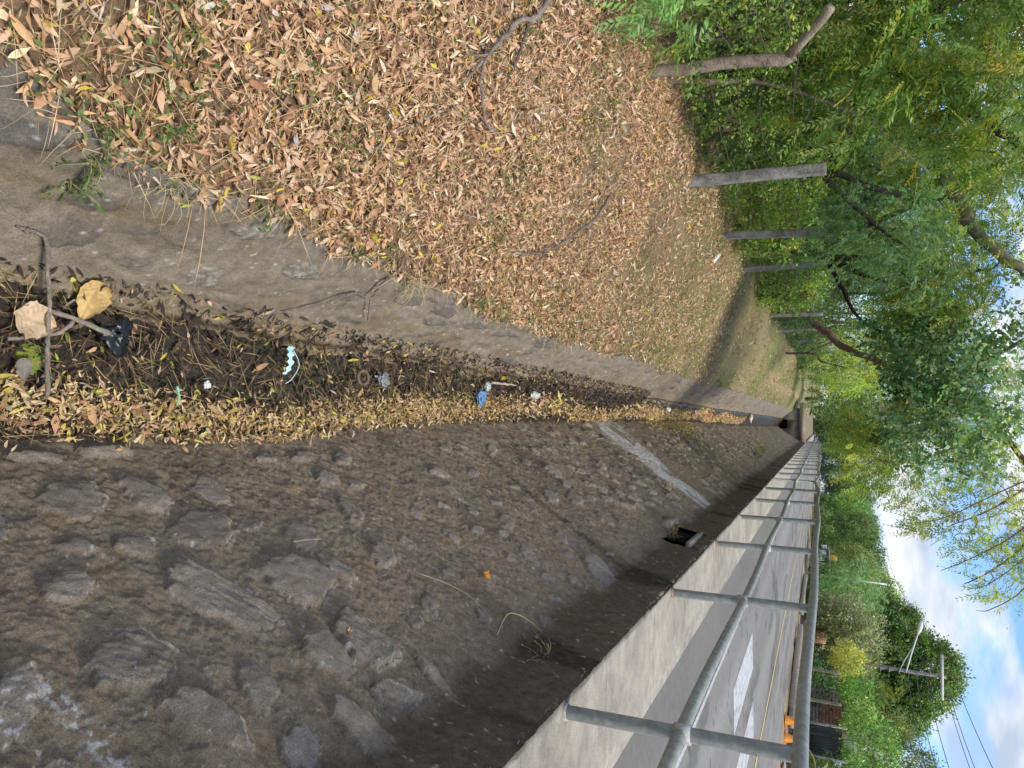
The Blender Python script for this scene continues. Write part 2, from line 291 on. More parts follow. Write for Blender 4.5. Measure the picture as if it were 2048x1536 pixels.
def stone_field(Y, S, L, relief, seed):
    H = np.zeros(Y.shape); Mk = np.zeros(Y.shape); Kd = np.zeros(Y.shape); Ang = np.zeros(Y.shape); rim = np.zeros(Y.shape)
    yv = Y[:, 0]; rr = np.random.default_rng(seed)
    for k, (cy, cs, ay, as_, by, bs, kd) in enumerate(L):
        ph = rr.uniform(0, 6.28, 4); hk = rr.uniform(.6, 1.15); tilt = rr.uniform(-.35, .35, 2); tone = rr.uniform(-.5, .5)
        ext = 1.5 * (abs(ay) + abs(by)) + .03
        i0, i1 = np.searchsorted(yv, [cy - ext, cy + ext])
        if i1 <= i0: continue
        dy = Y[i0:i1] - cy; ds = S[i0:i1] - cs; det = ay * bs - as_ * by
        if abs(det) < 1e-7: continue
        a = (dy * bs - ds * by) / det; b = (ay * ds - as_ * dy) / det
        th = np.arctan2(b, a); r = (np.abs(a) ** 2.4 + np.abs(b) ** 2.4) ** (1 / 2.4)
        r = r * (1 + .10 * np.sin(2 * th + ph[0]) + .07 * np.sin(3 * th + ph[1]) + .05 * np.sin(5 * th + ph[2]) + .05 * np.sin(9 * th + ph[3]) + (vnoise(dy * 60 + k, ds * 60, 3) - .5) * .12)
        size = math.hypot(ay, as_)
        m = 1 - sm(r, .945, .99); h = relief * hk * min(size / .09, 1.5)
        body = h * (1 - .12 * np.clip(r, 0, 1) ** 2 - .30 * np.clip(r, 0, 1) ** 12) + h * (a * tilt[0] + b * tilt[1])
        if kd == 2: body = body + .6 * h * (np.floor(fbm(a * 1.2 + k, b * 3.5, 3, 8) * 7) / 7 - .4) + .012 * (fbm(a * 4 + k, b * 9, 3, 8) - .5)
        else: body = body + relief * .16 * (fbm(dy * 7 + k, ds * 16, 3, 9) - .5) - relief * .12 * (fbm(a * 1.3 + k, b * 2.2, 2, 19) > .56)
        rm = np.exp(-((r - 1.06) / .075) ** 2) * (1 - m)
        H[i0:i1] = np.maximum(H[i0:i1], body * m) - relief * .5 * np.exp(-((r - 1.01) / .04) ** 2) * (.35 + .65 * np.clip(np.sin(th * 1.0 + ph[0]) + .4, 0, 1))
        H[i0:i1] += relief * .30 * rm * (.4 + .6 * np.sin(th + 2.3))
        Mk[i0:i1] = np.maximum(Mk[i0:i1], m); Kd[i0:i1] = np.where(m > .3, kd, Kd[i0:i1]); Ang[i0:i1] = np.where(m > .3, tone, Ang[i0:i1])
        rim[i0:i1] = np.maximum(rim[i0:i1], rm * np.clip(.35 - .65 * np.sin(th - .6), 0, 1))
    return H, Mk, Kd, Ang, rim
ys = np.concatenate([np.arange(-6, .9, .08), np.arange(.9, 3.7, .0062), np.arange(3.7, 5.5, .010), np.arange(5.5, 9, .018), np.arange(9, 20, .045), np.arange(20, 56.3, .18)])
ss = np.concatenate([np.linspace(-.392, -.02, 26), np.linspace(0, 1.0, 140), np.linspace(1.007, 1.8, 110), np.linspace(1.812, 2.6, 60)])
Y, S = np.meshgrid(ys, ss, indexing='ij')
H, Mk, Kd, Tn, Rm = stone_field(Y, S, STONES, .025, 3)
low = sm(S, -.1, .15)
H = H * low + (fbm(Y * 2.2, S * 2.2, 3, 41) - .5) * .028 + (fbm(Y * 16, S * 16, 4, 42) - .5) * .022 * (1 - Mk * .6) + (fbm(Y * 60, S * 60, 3, 43) - .5) * .013 * (1 - Mk * .85)
BX, BZ = 1.20, -1.44; DX, DZ = -.5685, -.8227; NX, NZ = -.8227, .5685
tb = sm(S, -.12, .10)       # 0 on the upright top band, 1 on the slope
Xb = np.where(S < 0, BX - S * .16, BX + S * DX); Zb = np.where(S < 0, BZ - S * .97, BZ + S * DZ)
nx = -1 * (1 - tb) + NX * tb; nz = .1 * (1 - tb) + NZ * tb
X = Xb + nx * H; Z = Zb + nz * H
b1 = fbm(Y * .9, S * 1.3, 4, 51); b2 = fbm(Y * 5, S * 5, 4, 52); b3 = fbm(Y * 26, S * 26, 3, 53)
b4 = fbm(Y * 90, S * 90, 2, 44); C = lerp((.165, .130, .088), (.40, .325, .225), b1 * .2 + b3 * .4 + b4 * .4)
br = sm(b2, .55, .75) * sm(b1, .35, .6); C = C * (1 - .32 * br[..., None]) + np.array([.35, .23, .10]) * .32 * br[..., None]
gg = sm(fbm(Y * 1.1 + 9, S * 2, 4, 54), .52, .7); C = C * (1 - .2 * gg[..., None]) + np.array([.25, .24, .17]) * .2 * gg[..., None]
dk = sm(fbm(Y * 2.5, S * .8, 4, 55), .56, .72) * .25 + (1 - sm(S + (fbm(Y * 3, Y * 0, 4, 99) - .5) * .22, -.04, .10)) * .50; C = C * (1 - np.clip(dk, 0, .8))[..., None]  # random dark blotches; top band's dark mossy mortar also has shade painted in
sc = lerp((.19, .16, .122), (.42, .365, .285), np.clip(fbm(Y * 12 , S * 38, 5, 56) + Tn * .45, 0, 1))
m_ = (Mk * low)[..., None]; C = C * (1 - m_ * .9) + sc * m_ * .9
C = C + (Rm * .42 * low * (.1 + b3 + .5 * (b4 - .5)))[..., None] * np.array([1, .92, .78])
wh = (Kd == 3) * sm(fbm(Y * 45, S * 80, 5, 57), .58, .66) * low; wh = np.maximum(wh, sm(fbm(Y * 40, S * 40, 3, 58), .80, .83) * .6)
wst = np.exp(-(((Y - (1.30 + (1.0 - S) * .12)) / .03) ** 2)) * (S > .3) * (S < .75) * sm(fbm(Y * 50, S * 50, 3, 59), .5, .6); wh = np.maximum(wh, wst)
C = C * (1 - wh[..., None]) + np.array([.62, .60, .56]) * wh[..., None]
pale = (Kd == 4) * .8 + (Kd == 5) * .45; C = C * (1 - pale[..., None]) + np.array([.30, .27, .235]) * pale[..., None]
c_y = 10.25 + .2 * S + .05 * np.sin(S * 7); wdt = .34 + .30 * S      # run of pale cement down the slope
pt = (1 - sm(np.abs(Y - c_y) + (fbm(Y * 5, S * 4, 4, 63) - .5) * .3, wdt * .5, wdt)) * sm(fbm(Y * 4, S * 2.5, 4, 60), .24, .36) * (S > 0.05) * (1 - Mk * .8)
C = C * (1 - .9 * pt[..., None]) + lerp((.50, .48, .45), (.72, .70, .67), fbm(Y * 6, S * 6, 3, 61)) * .9 * pt[..., None]
wet = np.exp(-((Y - 5.58 - .04 * np.sin(S * 5)) / .055) ** 2) * (S > .05) * (S < 1.6); C = C * (1 - .45 * wet[..., None])
pl = np.exp(-((Y - 5.33) / .09) ** 4) * (S > .02) * (S < .55); C = C * (1 - .5 * pl[..., None]) + np.array([.25, .235, .21]) * .5 * pl[..., None]
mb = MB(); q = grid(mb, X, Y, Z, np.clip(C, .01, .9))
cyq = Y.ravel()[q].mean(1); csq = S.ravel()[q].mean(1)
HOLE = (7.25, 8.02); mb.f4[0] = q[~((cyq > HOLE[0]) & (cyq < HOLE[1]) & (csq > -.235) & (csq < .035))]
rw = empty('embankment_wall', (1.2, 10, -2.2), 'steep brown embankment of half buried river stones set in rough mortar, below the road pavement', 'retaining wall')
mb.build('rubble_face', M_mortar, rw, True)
# left embankment: smoother, stones flush with the mortar
LST= [(1.67, 0.344, 0.095, 0.021, 0.03, -0.063, 1), (1.359, 0.675, 0.09, 0.022, 0.019, -0.054, 1), (2.377, 0.605, 0.118, 0.037, 0.026, -0.033, 3), (1.76, 0.691, 0.144, 0.024, 0.02, -0.047, 1), (1.67, 0.512, 0.089, 0.014, 0.018, -0.043, 1), (1.964, 0.284, 0.068, 0.021, 0.022, -0.035, 1), (2.312, 0.294, 0.071, 0.02, 0.037, -0.05, 3), (2.795, 0.476, 0.121, 0.036, 0.041, -0.044, 3), (2.54, 0.169, 0.117, 0.015, 0.028, -0.041, 1), (1.899, 0.441, 0.055, 0.02, 0.018, -0.029, 1), (3.28, 0.41, 0.094, 0.024, 0.036, -0.034, 1), (3.814, 0.498, 0.129, 0.031, 0.042, -0.033, 1), (4.808, 0.453, 0.196, 0.03, 0.046, -0.032, 1), (5.374, 0.45, 0.22, 0.026, 0.047, -0.03, 1), (6.301, 0.457, 0.258, 0.026, 0.062, -0.034, 1), (4.267, 0.399, 0.152, 0.02, 0.036, -0.03, 1), (2.082, 0.448, 0.066, 0.015, 0.019, -0.031, 1), (3.467, 0.233, 0.112, 0.013, 0.025, -0.027, 1)]
for k in range(130):
    yy = 4 + 50 * r_.random(); sv = r_.uniform(.08, .62); a = r_.uniform(.05, .2); LST.append((yy, sv, a, a * r_.uniform(-.1, .35), a * r_.uniform(0, .3), -a * r_.uniform(.2, .45), 1))
ys = np.concatenate([np.arange(-6, .9, .1), np.arange(.9, 5, .014), np.arange(5, 12, .035), np.arange(12, 56.3, .15)])
Y, S = np.meshgrid(ys, np.linspace(0, 1, 90), indexing='ij'); S = -.2 + S * ((-.43 - xtop(Y)) / .643 + .03 + .2)
H, Mk, Kd, Tn, Rm = stone_field(Y, S, LST, .015, 4)
H = H + (fbm(Y * 2, S * 3, 3, 71) - .5) * .05 + (fbm(Y * 9, S * 16, 5, 72) - .5) * .028
X = -.43 - S * .643 + .766 * H; Z = -2.8 + S * .766 + .643 * H
b1 = fbm(Y * 1.5, S * 2, 4, 73); b2 = fbm(Y * 4, S * 16, 4, 74)
b4 = fbm(Y * 30, S * 60, 4, 44); C = lerp((.14, .118, .085), (.31, .27, .205), b1 * .4 + b2 * .3 + b4 * .3)
lo = 1 - sm(S, .04, .26); C = C * (1 - lo[..., None] * .6) + np.array([.29, .225, .145]) * lo[..., None] * .6
br = sm(fbm(Y * 3, S * 4, 4, 75), .55, .7); C = C * (1 - .4 * br[..., None]) + np.array([.17, .115, .055]) * .4 * br[..., None]
hi = sm(S, .5, .8); C = C * (1 - hi[..., None] * .45) + np.array([.20, .195, .18]) * hi[..., None] * .45
sc = lerp((.085, .08, .072), (.15, .14, .125), np.clip(fbm(Y * 20, S * 30, 3, 76) + Tn * .3, 0, 1)); mk_ = (Mk * (.35 + .6 * np.clip(fbm(Y * .9, S * 3, 2, 66) * 1.6 - .3, 0, 1)))[..., None]; C = C * (1 - mk_) + sc * mk_
wh = (Kd == 3) * sm(fbm(Y * 70, S * 120, 4, 78), .50, .66) * .8; wh = np.maximum(wh * .45, sm(fbm(Y * 90, S * 130, 3, 79), .79, .82) * .6)
C = C * (1 - wh[..., None]) + np.array([.55, .56, .52]) * wh[..., None]
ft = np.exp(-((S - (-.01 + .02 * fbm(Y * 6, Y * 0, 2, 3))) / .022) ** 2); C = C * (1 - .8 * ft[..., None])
lw = empty('embankment_wall', (-.6, 10, -2.6), 'low smooth grey-brown mortared embankment with flush oval stones, below the leaf covered bank', 'retaining wall')
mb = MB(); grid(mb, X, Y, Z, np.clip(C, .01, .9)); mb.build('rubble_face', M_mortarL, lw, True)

# ---------------------------------------------------------------- drain outlet in the road side wall
dr = empty('drain_outlet', (1.4, 7.64, -1.4), 'square dark drain opening under the pavement edge with a concrete lintel', 'drain')
mb = MB(); dc = (.07, .062, .05); y0, y1 = HOLE
for a, b in [((1.28, y0 - .06, -1.20), (2.3, y1 + .06, -1.15)), ((1.28, y0 - .06, -1.66), (2.3, y0 + .01, -1.16)), ((1.28, y1 - .01, -1.66), (2.3, y1 + .06, -1.16)), ((1.18, y0 - .06, -1.62), (2.3, y1 + .06, -1.49)), ((2.3, y0 - .06, -1.74), (2.36, y1 + .06, -1.16))]: mb.box(a, b, dc, jit=.004)
for ya, yb in ((y0 - .05, y0 + .012), (y1 - .012, y1 + .05)):      # cheeks cut to the line of the wall
    pr = [(1.25, -1.13), (1.225, -1.42), (1.16, -1.53), (2.3, -1.67), (2.3, -1.13)]; v = [(x, ya, z) for x, z in pr] + [(x, yb, z) for x, z in pr]
    mb.add(v, [[i, (i + 1) % 5, 5 + (i + 1) % 5, 5 + i] for i in range(5)], [[0, 1, 2], [0, 2, 3], [0, 3, 4], [5, 6, 7], [5, 7, 8], [5, 8, 9]], (.13, .12, .10))
mb.build('culvert_box', M_mortar, dr)
MB().box((1.205, y0 - .06, -1.245), (1.40, y1 + .06, -1.20), (.26, .25, .21), jit=.008).build('lintel', M_conc, dr)
mb = MB(); mb.box((1.07, y0 + .32, -1.66), (1.17, y1 + .05, -1.485), (.24, .22, .18), jit=.012); mb.build('sill', M_conc, dr)
n = 130; P = np.stack([RNG.uniform(1.10, 1.25, n), RNG.uniform(7.4, 7.95, n), -1.48 + RNG.uniform(0, .03, n)], 1)
mb = MB(); leaves(mb, P, norm(RNG.normal(size=(n, 3)) * [1, 1, .4]), norm(RNG.normal(size=(n, 3)) * .5 + [0, 0, 1]), RNG.uniform(.04, .08, n), .012, pick([(1, (.42, .27, .12)), (1, (.25, .17, .06))], n), 2, .6)
tag(mb.build('dry_leaves', M_litter), kind='stuff')

# ---------------------------------------------------------------- pavement, road, markings
js = np.arange(-4.55, 90, 1.19); ys = np.unique(np.round(np.concatenate([np.arange(-6, 12, .05), np.arange(12, 100, .5), np.arange(100, 700, 20), js, js + .012, js - .012, js + .016, js - .016]), 4))
xs = np.array([1.27, 1.285, 1.31, 1.36, 1.45, 1.55, 1.65, 1.75, 1.83, 1.865, 1.87, 1.92, 1.97])
Y, X = np.meshgrid(ys, xs, indexing='ij'); edge = (fbm(Y * 9, Y * 0, 4, 81) - .5) * .06 + (fbm(Y * 60, Y * 0, 2, 82) - .5) * .02
X = X + np.where(xs[None] < 1.30, edge * (1 if True else 0), 0) * np.where(Y < 30, 1, .3)
Z = -1.07 + (fbm(X * 3, Y * 3, 3, 83) - .5) * .008; Z = np.where(xs[None] > 1.866, Z - .018, Z); Z = np.where(xs[None] < 1.28, Z - .012, Z)
jd = np.min(np.abs(Y[..., None] - js[None, None]), -1); Z = np.where(jd < .006, Z - .012, Z)
C = lerp((.235, .21, .165), (.42, .385, .315), fbm(X * 3, Y * 2, 5, 84) * .45 + fbm(X * 14, Y * 12, 4, 85) * .55); C = np.where((jd < .01)[..., None], C * .45, C)
C = C * (1 - .16 * sm(fbm(X * 2, Y * 1, 3, 86), .55, .7))[..., None]
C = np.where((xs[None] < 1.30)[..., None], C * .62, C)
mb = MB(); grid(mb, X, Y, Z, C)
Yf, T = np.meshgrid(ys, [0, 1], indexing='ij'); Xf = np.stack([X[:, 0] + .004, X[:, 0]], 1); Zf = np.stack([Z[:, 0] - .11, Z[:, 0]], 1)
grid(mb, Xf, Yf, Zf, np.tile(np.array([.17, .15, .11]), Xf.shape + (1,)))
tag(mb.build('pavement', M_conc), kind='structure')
# whiskers of dead moss along the broken edge
n = 2600; yy = 1 + 12 * RNG.random(n) ** 1.5; P = np.stack([1.272 + RNG.uniform(-.01, .02, n), yy, np.full(n, -1.085)], 1)
mb = MB(); leaves(mb, P, norm(np.stack([RNG.uniform(-1, -.2, n), RNG.normal(0, .5, n), RNG.uniform(-.4, .5, n)], 1)), rand_unit(n), RNG.uniform(.008, .03, n), .0035, pick([(1, (.16, .14, .09)), (1, (.26, .23, .16))], n), 0)
tag(mb.build('edge_moss', M_straw), kind='stuff')
ys = np.concatenate([np.arange(-6, 60, .5), np.arange(60, 900, 12)])
xs = np.array([1.94, 2.3, 2.597]); Y, X = np.meshgrid(ys, xs, indexing='ij')
mb = MB(); grid(mb, X, Y, X * 0 - 1.101, lerp((.13, .125, .115), (.18, .175, .16), fbm(X * 3, Y, 3, 87))); tag(mb.build('road_shoulder', M_asph), kind='structure')
def road_col(X, Y):
    c = lerp((.16, .155, .145), (.225, .22, .205), fbm(X * 3.5, Y * .22, 5, 88)); tr = sum(np.exp(-((X - q) / .28) ** 2) for q in (3.4, 4.9, 6.9, 8.3)); c = c * (1 + .14 * tr)[..., None]
    ck = np.abs(fbm(X * 1.1, Y * .8, 4, 89) - .5) < .006; c = np.where(ck[..., None], c * .55, c); gd = sm(fbm(X * 2, Y * .6, 4, 90), .6, .68); return c * (1 - .3 * gd)[..., None]
ys = np.concatenate([np.arange(-6, 0, .5), np.arange(0, 30, .07), np.arange(30, 70, .4), np.arange(70, 900, 12)]); xs = np.linspace(2.6, 9.1, 90); Y, X = np.meshgrid(ys, xs, indexing='ij'); Zr = -1.093 + .05 * (1 - ((X - 5.85) / 3.25) ** 2)
mb = MB(); grid(mb, X, Y, Zr, road_col(X, Y))
grid(mb, np.stack([ys * 0 + 2.6, ys * 0 + 2.6], 1), np.stack([ys, ys], 1), np.stack([ys * 0 - 1.13, ys * 0 - 1.093], 1), np.full((len(ys), 2, 3), .07))
tag(mb.build('road', M_asph), kind='structure')
def zroad(x): return -1.093 + .05 * (1 - ((x - 5.85) / 3.25) ** 2)
mb = MB(); wht = (.42, .43, .44)
def strip(x0, x1, y0, y1, c, ny=1):
    xs_ = np.linspace(x0, x1, 24 if x1 - x0 > .3 else 3); Y, X = np.meshgrid(np.linspace(y0, y1, ny + 1), xs_, indexing='ij'); wn = (.55 + .45 * sm(fbm(X * 9, Y * 5, 4, 97), .30, .46))[..., None]; grid(mb, X, Y, zroad(X) + .004, np.array((.19, .185, .175)) * (1 - wn) + np.array(c) * wn)
for k in range(5): strip(3.5 + 1.11 * k, 4.1 + 1.11 * k, 9.85, 12.65, wht, 90)
for k in range(5): strip(3.5 + 1.11 * k, 4.1 + 1.11 * k, 79, 82, wht)
strip(2.78, 2.84, -6, 400, (.38, .38, .38), 200)
tag(mb.build('road_marking', M_paint), 'white zebra crossing bars and edge line painted on the grey road', 'road marking', kind='structure')
mb = MB()
Y, X = np.meshgrid(np.arange(-6, 500, 4.), [5.80, 5.87], indexing='ij'); m_y = (.62, .47, .16)
grid(mb, X, np.asarray(Y, float), zroad(X) + .008, np.tile(np.array(m_y), X.shape + (1,))); tag(mb.build('centre_line', M_paint), kind='structure')

# ---------------------------------------------------------------- bridge and headwall closing the canal far away
cw = empty('canal_culvert', (0, 57, -1.3), 'far brown slab crossing the canal over a dark pipe mouth in a stone headwall', 'culvert')
mb = MB(); hc = (.16, .14, .11)
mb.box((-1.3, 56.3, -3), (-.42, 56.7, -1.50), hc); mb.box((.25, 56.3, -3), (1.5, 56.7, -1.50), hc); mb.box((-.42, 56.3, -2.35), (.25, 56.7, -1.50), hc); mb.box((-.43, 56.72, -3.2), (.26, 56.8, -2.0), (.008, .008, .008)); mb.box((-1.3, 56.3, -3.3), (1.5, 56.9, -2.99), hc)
mb.build('headwall', M_brick, cw)
MB().box((-1.7, 56.2, -1.497), (1.3, 58.2, -1.10), (.30, .235, .175)).build('slab', M_conc, cw)

# ---------------------------------------------------------------- railing of welded pipes on the pavement edge
GP = (.25, .26, .225)
PX = 1.325
ry = [.59 + 2.5 * k for k in range(-2, 26)]
lean = {}
for k, y in enumerate(ry): lean[k] = (RNG.normal(0, .006), RNG.normal(0, .01), RNG.normal(0, .010))
kk = 9; ry[kk] = 18.0 + .35    # the bent post
rail = empty('railing', (PX, 20, -1.07), 'long pale grey pipe railing with a bent spot, standing on the pavement edge', 'railing')
def zt(k): return -.062 + lean[k][2] + (-.07 if k == kk else 0)
tops = []; mids = []
for k, y in enumerate(ry):
    dx, dy, dz = lean[k]
    if k == kk: dy = .45; dx = .05
    b = np.array([PX, y, -1.085]); t = np.array([PX + dx, y + dy, zt(k)]); tops.append(t); m = b + (t - b) * .535; mids.append(m)
    mb = MB(); col = np.array(GP) * RNG.uniform(.9, 1.05)
    mb.tube([b, b + (t - b) * .5, t], .0315, 14, col, cap=False)
    if y < 30: # weld collar, rusty base
        mb.tube([m - (t - b) * .035, m + (t - b) * .035], .041, 14, (.40, .40, .37)); mb.tube([b, b + (t - b) * .03], .039, 14, (.33, .2, .12) if k in (4, 5) else (.36, .35, .31))
    mb.build('post', M_pipe, rail, True)
def run(P, name, r, off):
    pts = []
    for a, b in zip(P[:-1], P[1:]):
        for s in np.linspace(0, 1, 8)[:-1]: pts.append(a + (b - a) * s + np.array([off * 0, 0, .012 * math.sin(a[1] * 1.3 + s * math.pi) ]))
    pts.append(P[-1]); mb = MB(); mb.tube(pts, r, 14, GP); mb.build(name, M_pipe, rail, True)
run([t + np.array([0, 0, .0]) for t in tops], 'top_rail', .032, 0); run(mids, 'middle_rail', .030, 0)

# ---------------------------------------------------------------- fence on the left bank
fe = empty('wire_fence', (-2.95, 12, -1.4), 'old wire fence of grey concrete posts and a forked log post along the leafy bank', 'fence')
FP = [(-2.86, 8.3, -1.44, .0, .09, 1.50, .115, .115), (-2.87, 10.95, -1.43, .045, .10, 1.47, .10, .10), (-2.95, 13.9, -1.43, -.02, .0, 1.40, .085, .10), (-3.05, 17.6, -1.42, .03, .0, 1.4, .09, .10), (-3.1, 21.0, -1.4, .02, 0, 1.4, .09, .09), (-3.1, 24.5, -1.4, -.03, 0, 1.4, .09, .09), (-3.15, 28.0, -1.4, 0, 0, 1.4, .09, .09)]
for (x, y, z, dx, dy, h, wx, wy) in FP:
    z = float(zbank(np.array(x), np.array(y))) - .02
    zs = np.linspace(0, 1, 40); mb = MB(); R = []
    for s in zs:
        cx, cy2 = x + dx * s, y + dy * s
        ring = np.array([(-1, -1), (-.7, -1.03), (1, -1), (1.02, .6), (1, 1), (-1, 1), (-1.02, 0)]) * [wx / 2, wy / 2] * (1 + RNG.uniform(-.035, .035, (7, 1)))
        R.append(np.c_[ring + [cx, cy2], np.full(7, z + h * s)])
    v = np.concatenate(R); q = [[i * 7 + j, i * 7 + (j + 1) % 7, (i + 1) * 7 + (j + 1) % 7, (i + 1) * 7 + j] for i in range(39) for j in range(7)]
    v = np.vstack([v, R[-1].mean(0)]); t = [[len(v) - 1, 273 + j, 273 + (j + 1) % 7] for j in range(7)]
    c = lerp((.11, .10, .085), (.40, .38, .34), fbm(v[:, 2] * 5, v[:, 0] * 40 + v[:, 1] * 40, 4, 4)); mb.add(v, q, t, c)
    mb.build('post', M_post, fe)
lp = MB(); zl = float(zbank(np.array(-3.02), np.array(5.85)))
logp = [(-2.98, 5.83, zl - .02), (-3.02, 5.86, zl + .12), (-3.00, 5.88, zl + .3), (-3.02, 5.92, zl + .6), (-3.02, 5.98, zl + .9), (-3.01, 6.03, zl + 1.12), (-3.03, 6.02, zl + 1.2)]
lp.tube(logp, [.055, .05, .052, .05, .048, .055, .045], 12, (.27, .215, .155), rough=.05)
lp.tube([(-3.02, 6.02, zl + 1.14), (-3.10, 5.94, zl + 1.26), (-3.17, 5.80, zl + 1.40), (-3.2, 5.72, zl + 1.46)], [.045, .04, .04, .037], 10, (.30, .24, .17), rough=.06)
tag(lp.build('post', M_bark, fe, True), 'forked grey log post')
pp = [(-3.0, 1.5), (-3.0, 3.2), (-3.02, 5.9), (-2.86, 8.36), (-2.86, 11.0), (-2.95, 13.9), (-3.04, 17.6), (-3.1, 21), (-3.1, 24.5), (-3.15, 28)]
for hgt in (.32, .55, .80, 1.02, 1.25):
    mb = MB(); pts = []
    for (a, b) in zip(pp[:-1], pp[1:]):
        for s in np.linspace(0, 1, 12)[:-1]:
            x, y = a[0] + (b[0] - a[0]) * s + .05, a[1] + (b[1] - a[1]) * s
            pts.append((x + RNG.normal(0, .006), y, -1.42 + hgt - .10 * math.sin(math.pi * s) * (1 + .5 * math.sin(hgt * 20 + a[1])) + RNG.normal(0, .004)))
    mb.tube(pts, .003, 4, (.10, .085, .07))
    for p in pts[::1]:
        if p[1] < 15:
            for s in (-1, 1): mb.tube([(p[0], p[1] + .0, p[2] - .012 * s), (p[0] + .012 * s, p[1] + .008, p[2] + .014)], .0016, 3, (.10, .085, .07), cap=False)
    mb.build('wire', M_metal, fe)

# ---------------------------------------------------------------- dead leaves on the bank (uncountable)
PAL_B = [(32, (.53, .32, .175)), (25, (.62, .42, .25)), (19, (.72, .56, .38)), (11, (.36, .20, .11)), (7, (.20, .12, .07)), (3, (.56, .46, .06)), (2, (.55, .50, .42)), (2, (.34, .32, .10))]
def scatter_bank(n, y0, y1, pw, xl, xr, rng):
    Yv = y0 + (y1 - y0) * rng.random(n) ** pw; Xv = xtop(Yv) + .02 + .09 * (fbm(Yv * 3.1, Yv * 0 + 4, 3, 33) - .35) - rng.random(n) * (-xl + xtop(Yv))
    Xv = np.clip(Xv, xl, None)
    return Xv, Yv
def zsurf(X, Y): return np.where(X > xtop(Y), -2.8 + (-.43 - X) * 1.19 + .012, zbank(X, Y))
def bank_normal(X, Y):
    e = .05; dx = (zbank(X + e, Y) - zbank(X - e, Y)) / (2 * e); dy = (zbank(X, Y + e) - zbank(X, Y - e)) / (2 * e)
    return norm(np.stack([-dx, -dy, np.ones_like(dx)], 1))
def litter(n, y0, y1, xl, seg, size, seed, dens_k=1., pal=PAL_B, hgt=.05, tilt=.45):
    rng = np.random.default_rng(seed); Xv, Yv = scatter_bank(n, y0, y1, 1, xl, 0, rng)
    bare = fbm(Xv * 1.4, Yv * .9, 3, 91); keep = rng.random(n) < np.clip(1.25 - np.where(Yv < 7.2, .8, 1.1) * sm(bare, .52, .72), .3, 1) * dens_k * np.where(Yv > 7.2, 1 - .55 * sm(Yv, 8, 14), 1)
    Xv, Yv = Xv[keep], Yv[keep]; n = len(Xv); nb = bank_normal(Xv, Yv); t1 = rand_u(rng, n); D = norm(np.cross(nb, t1)); D = norm(D + nb * rng.normal(.05, tilt, (n, 1)))
    Nn = norm(nb + rng.normal(0, tilt, (n, 3)))
    L = size * np.clip(rng.lognormal(0, .42, n), .35, 2.1); P = np.stack([Xv, Yv, zsurf(Xv, Yv) + .004 + rng.random(n) * hgt], 1) - D * (L * .5)[:, None]
    P[:, 2] = np.maximum(P[:, 2], zsurf(P[:, 0], P[:, 1]) - .01)
    col = pick(pal, n, .22, rng)
    mb = MB(); leaves(mb, P, D, Nn, L, L * rng.choice([.14, .22, .34], n) * rng.uniform(.8, 1.2, n), col, seg, rng.normal(0, 1.3, n) if seg else rng.normal(0, .6, n), rng.uniform(.05, .75, n)); return mb
def rand_u(rng, n): return norm(rng.normal(size=(n, 3)))
tag(litter(25000, .7, 3.2, -3.2, 4, .050, 1).build('leaf_litter', M_litter), 'thick carpet of curled tan dead leaves on the near bank', 'leaf litter', kind='stuff')
tag(litter(38000, 3.2, 7.2, -3.7, 3, .048, 2).build('leaf_litter', M_litter), 'tan dead leaves covering the bank in front of the fence posts', 'leaf litter', kind='stuff')
tag(litter(34000, 7.2, 15, -3.9, 0, .052, 3, .75).build('leaf_litter', M_litter), 'dead leaves spread on the slope beyond the second concrete post', 'leaf litter', kind='stuff')
far_pal = [(3, (.45, .30, .17)), (3, (.55, .44, .26)), (2, (.30, .26, .12)), (1, (.30, .16, .09))]
tag(litter(17000, 15, 46, -4.5, 0, .085, 4, .8, far_pal).build('leaf_litter', M_litter), 'pale thin leaf scatter and dry turf on the far part of the bank', 'leaf litter', kind='stuff')
# straw and thin dead stems over the litter
def straws(n, y0, y1, L0, w, seed, pal, up=.12, xl=-3.8, seg=3):
    rng = np.random.default_rng(seed); Xv, Yv = scatter_bank(n, y0, y1, 1, xl, 0, rng); nb = bank_normal(Xv, Yv); D = norm(np.cross(nb, rand_u(rng, n))); D = norm(D + np.array([.25, -.1, 0]) + nb * rng.normal(up, .14, (n, 1)))
    L = L0 * rng.lognormal(0, .4, n); P = np.stack([Xv, Yv, zbank(Xv, Yv) + rng.random(n) * .05], 1)
    mb = MB(); leaves(mb, P, D, norm(nb + rng.normal(0, .3, (n, 3))), L, w, pick(pal, n, .2, rng), seg, rng.normal(0, .9, n), 0.); return mb
SP = [(3, (.46, .29, .14)), (3, (.56, .43, .26)), (1, (.24, .15, .08))]
tag(straws(13000, .8, 7, .16, .0028, 5, SP).build('dry_grass', M_straw), kind='stuff')
tag(straws(9000, 6, 16, .16, .006, 6, SP, seg=1).build('dry_grass', M_straw), kind='stuff')
GPAL = [(3, (.16, .19, .055)), (3, (.33, .29, .13)), (3, (.42, .34, .19)), (2, (.12, .19, .04))]
tag(straws(75000, 6.5, 48, .11, .011, 7, GPAL, up=.8, seg=1).build('short_grass', M_straw), kind='stuff')
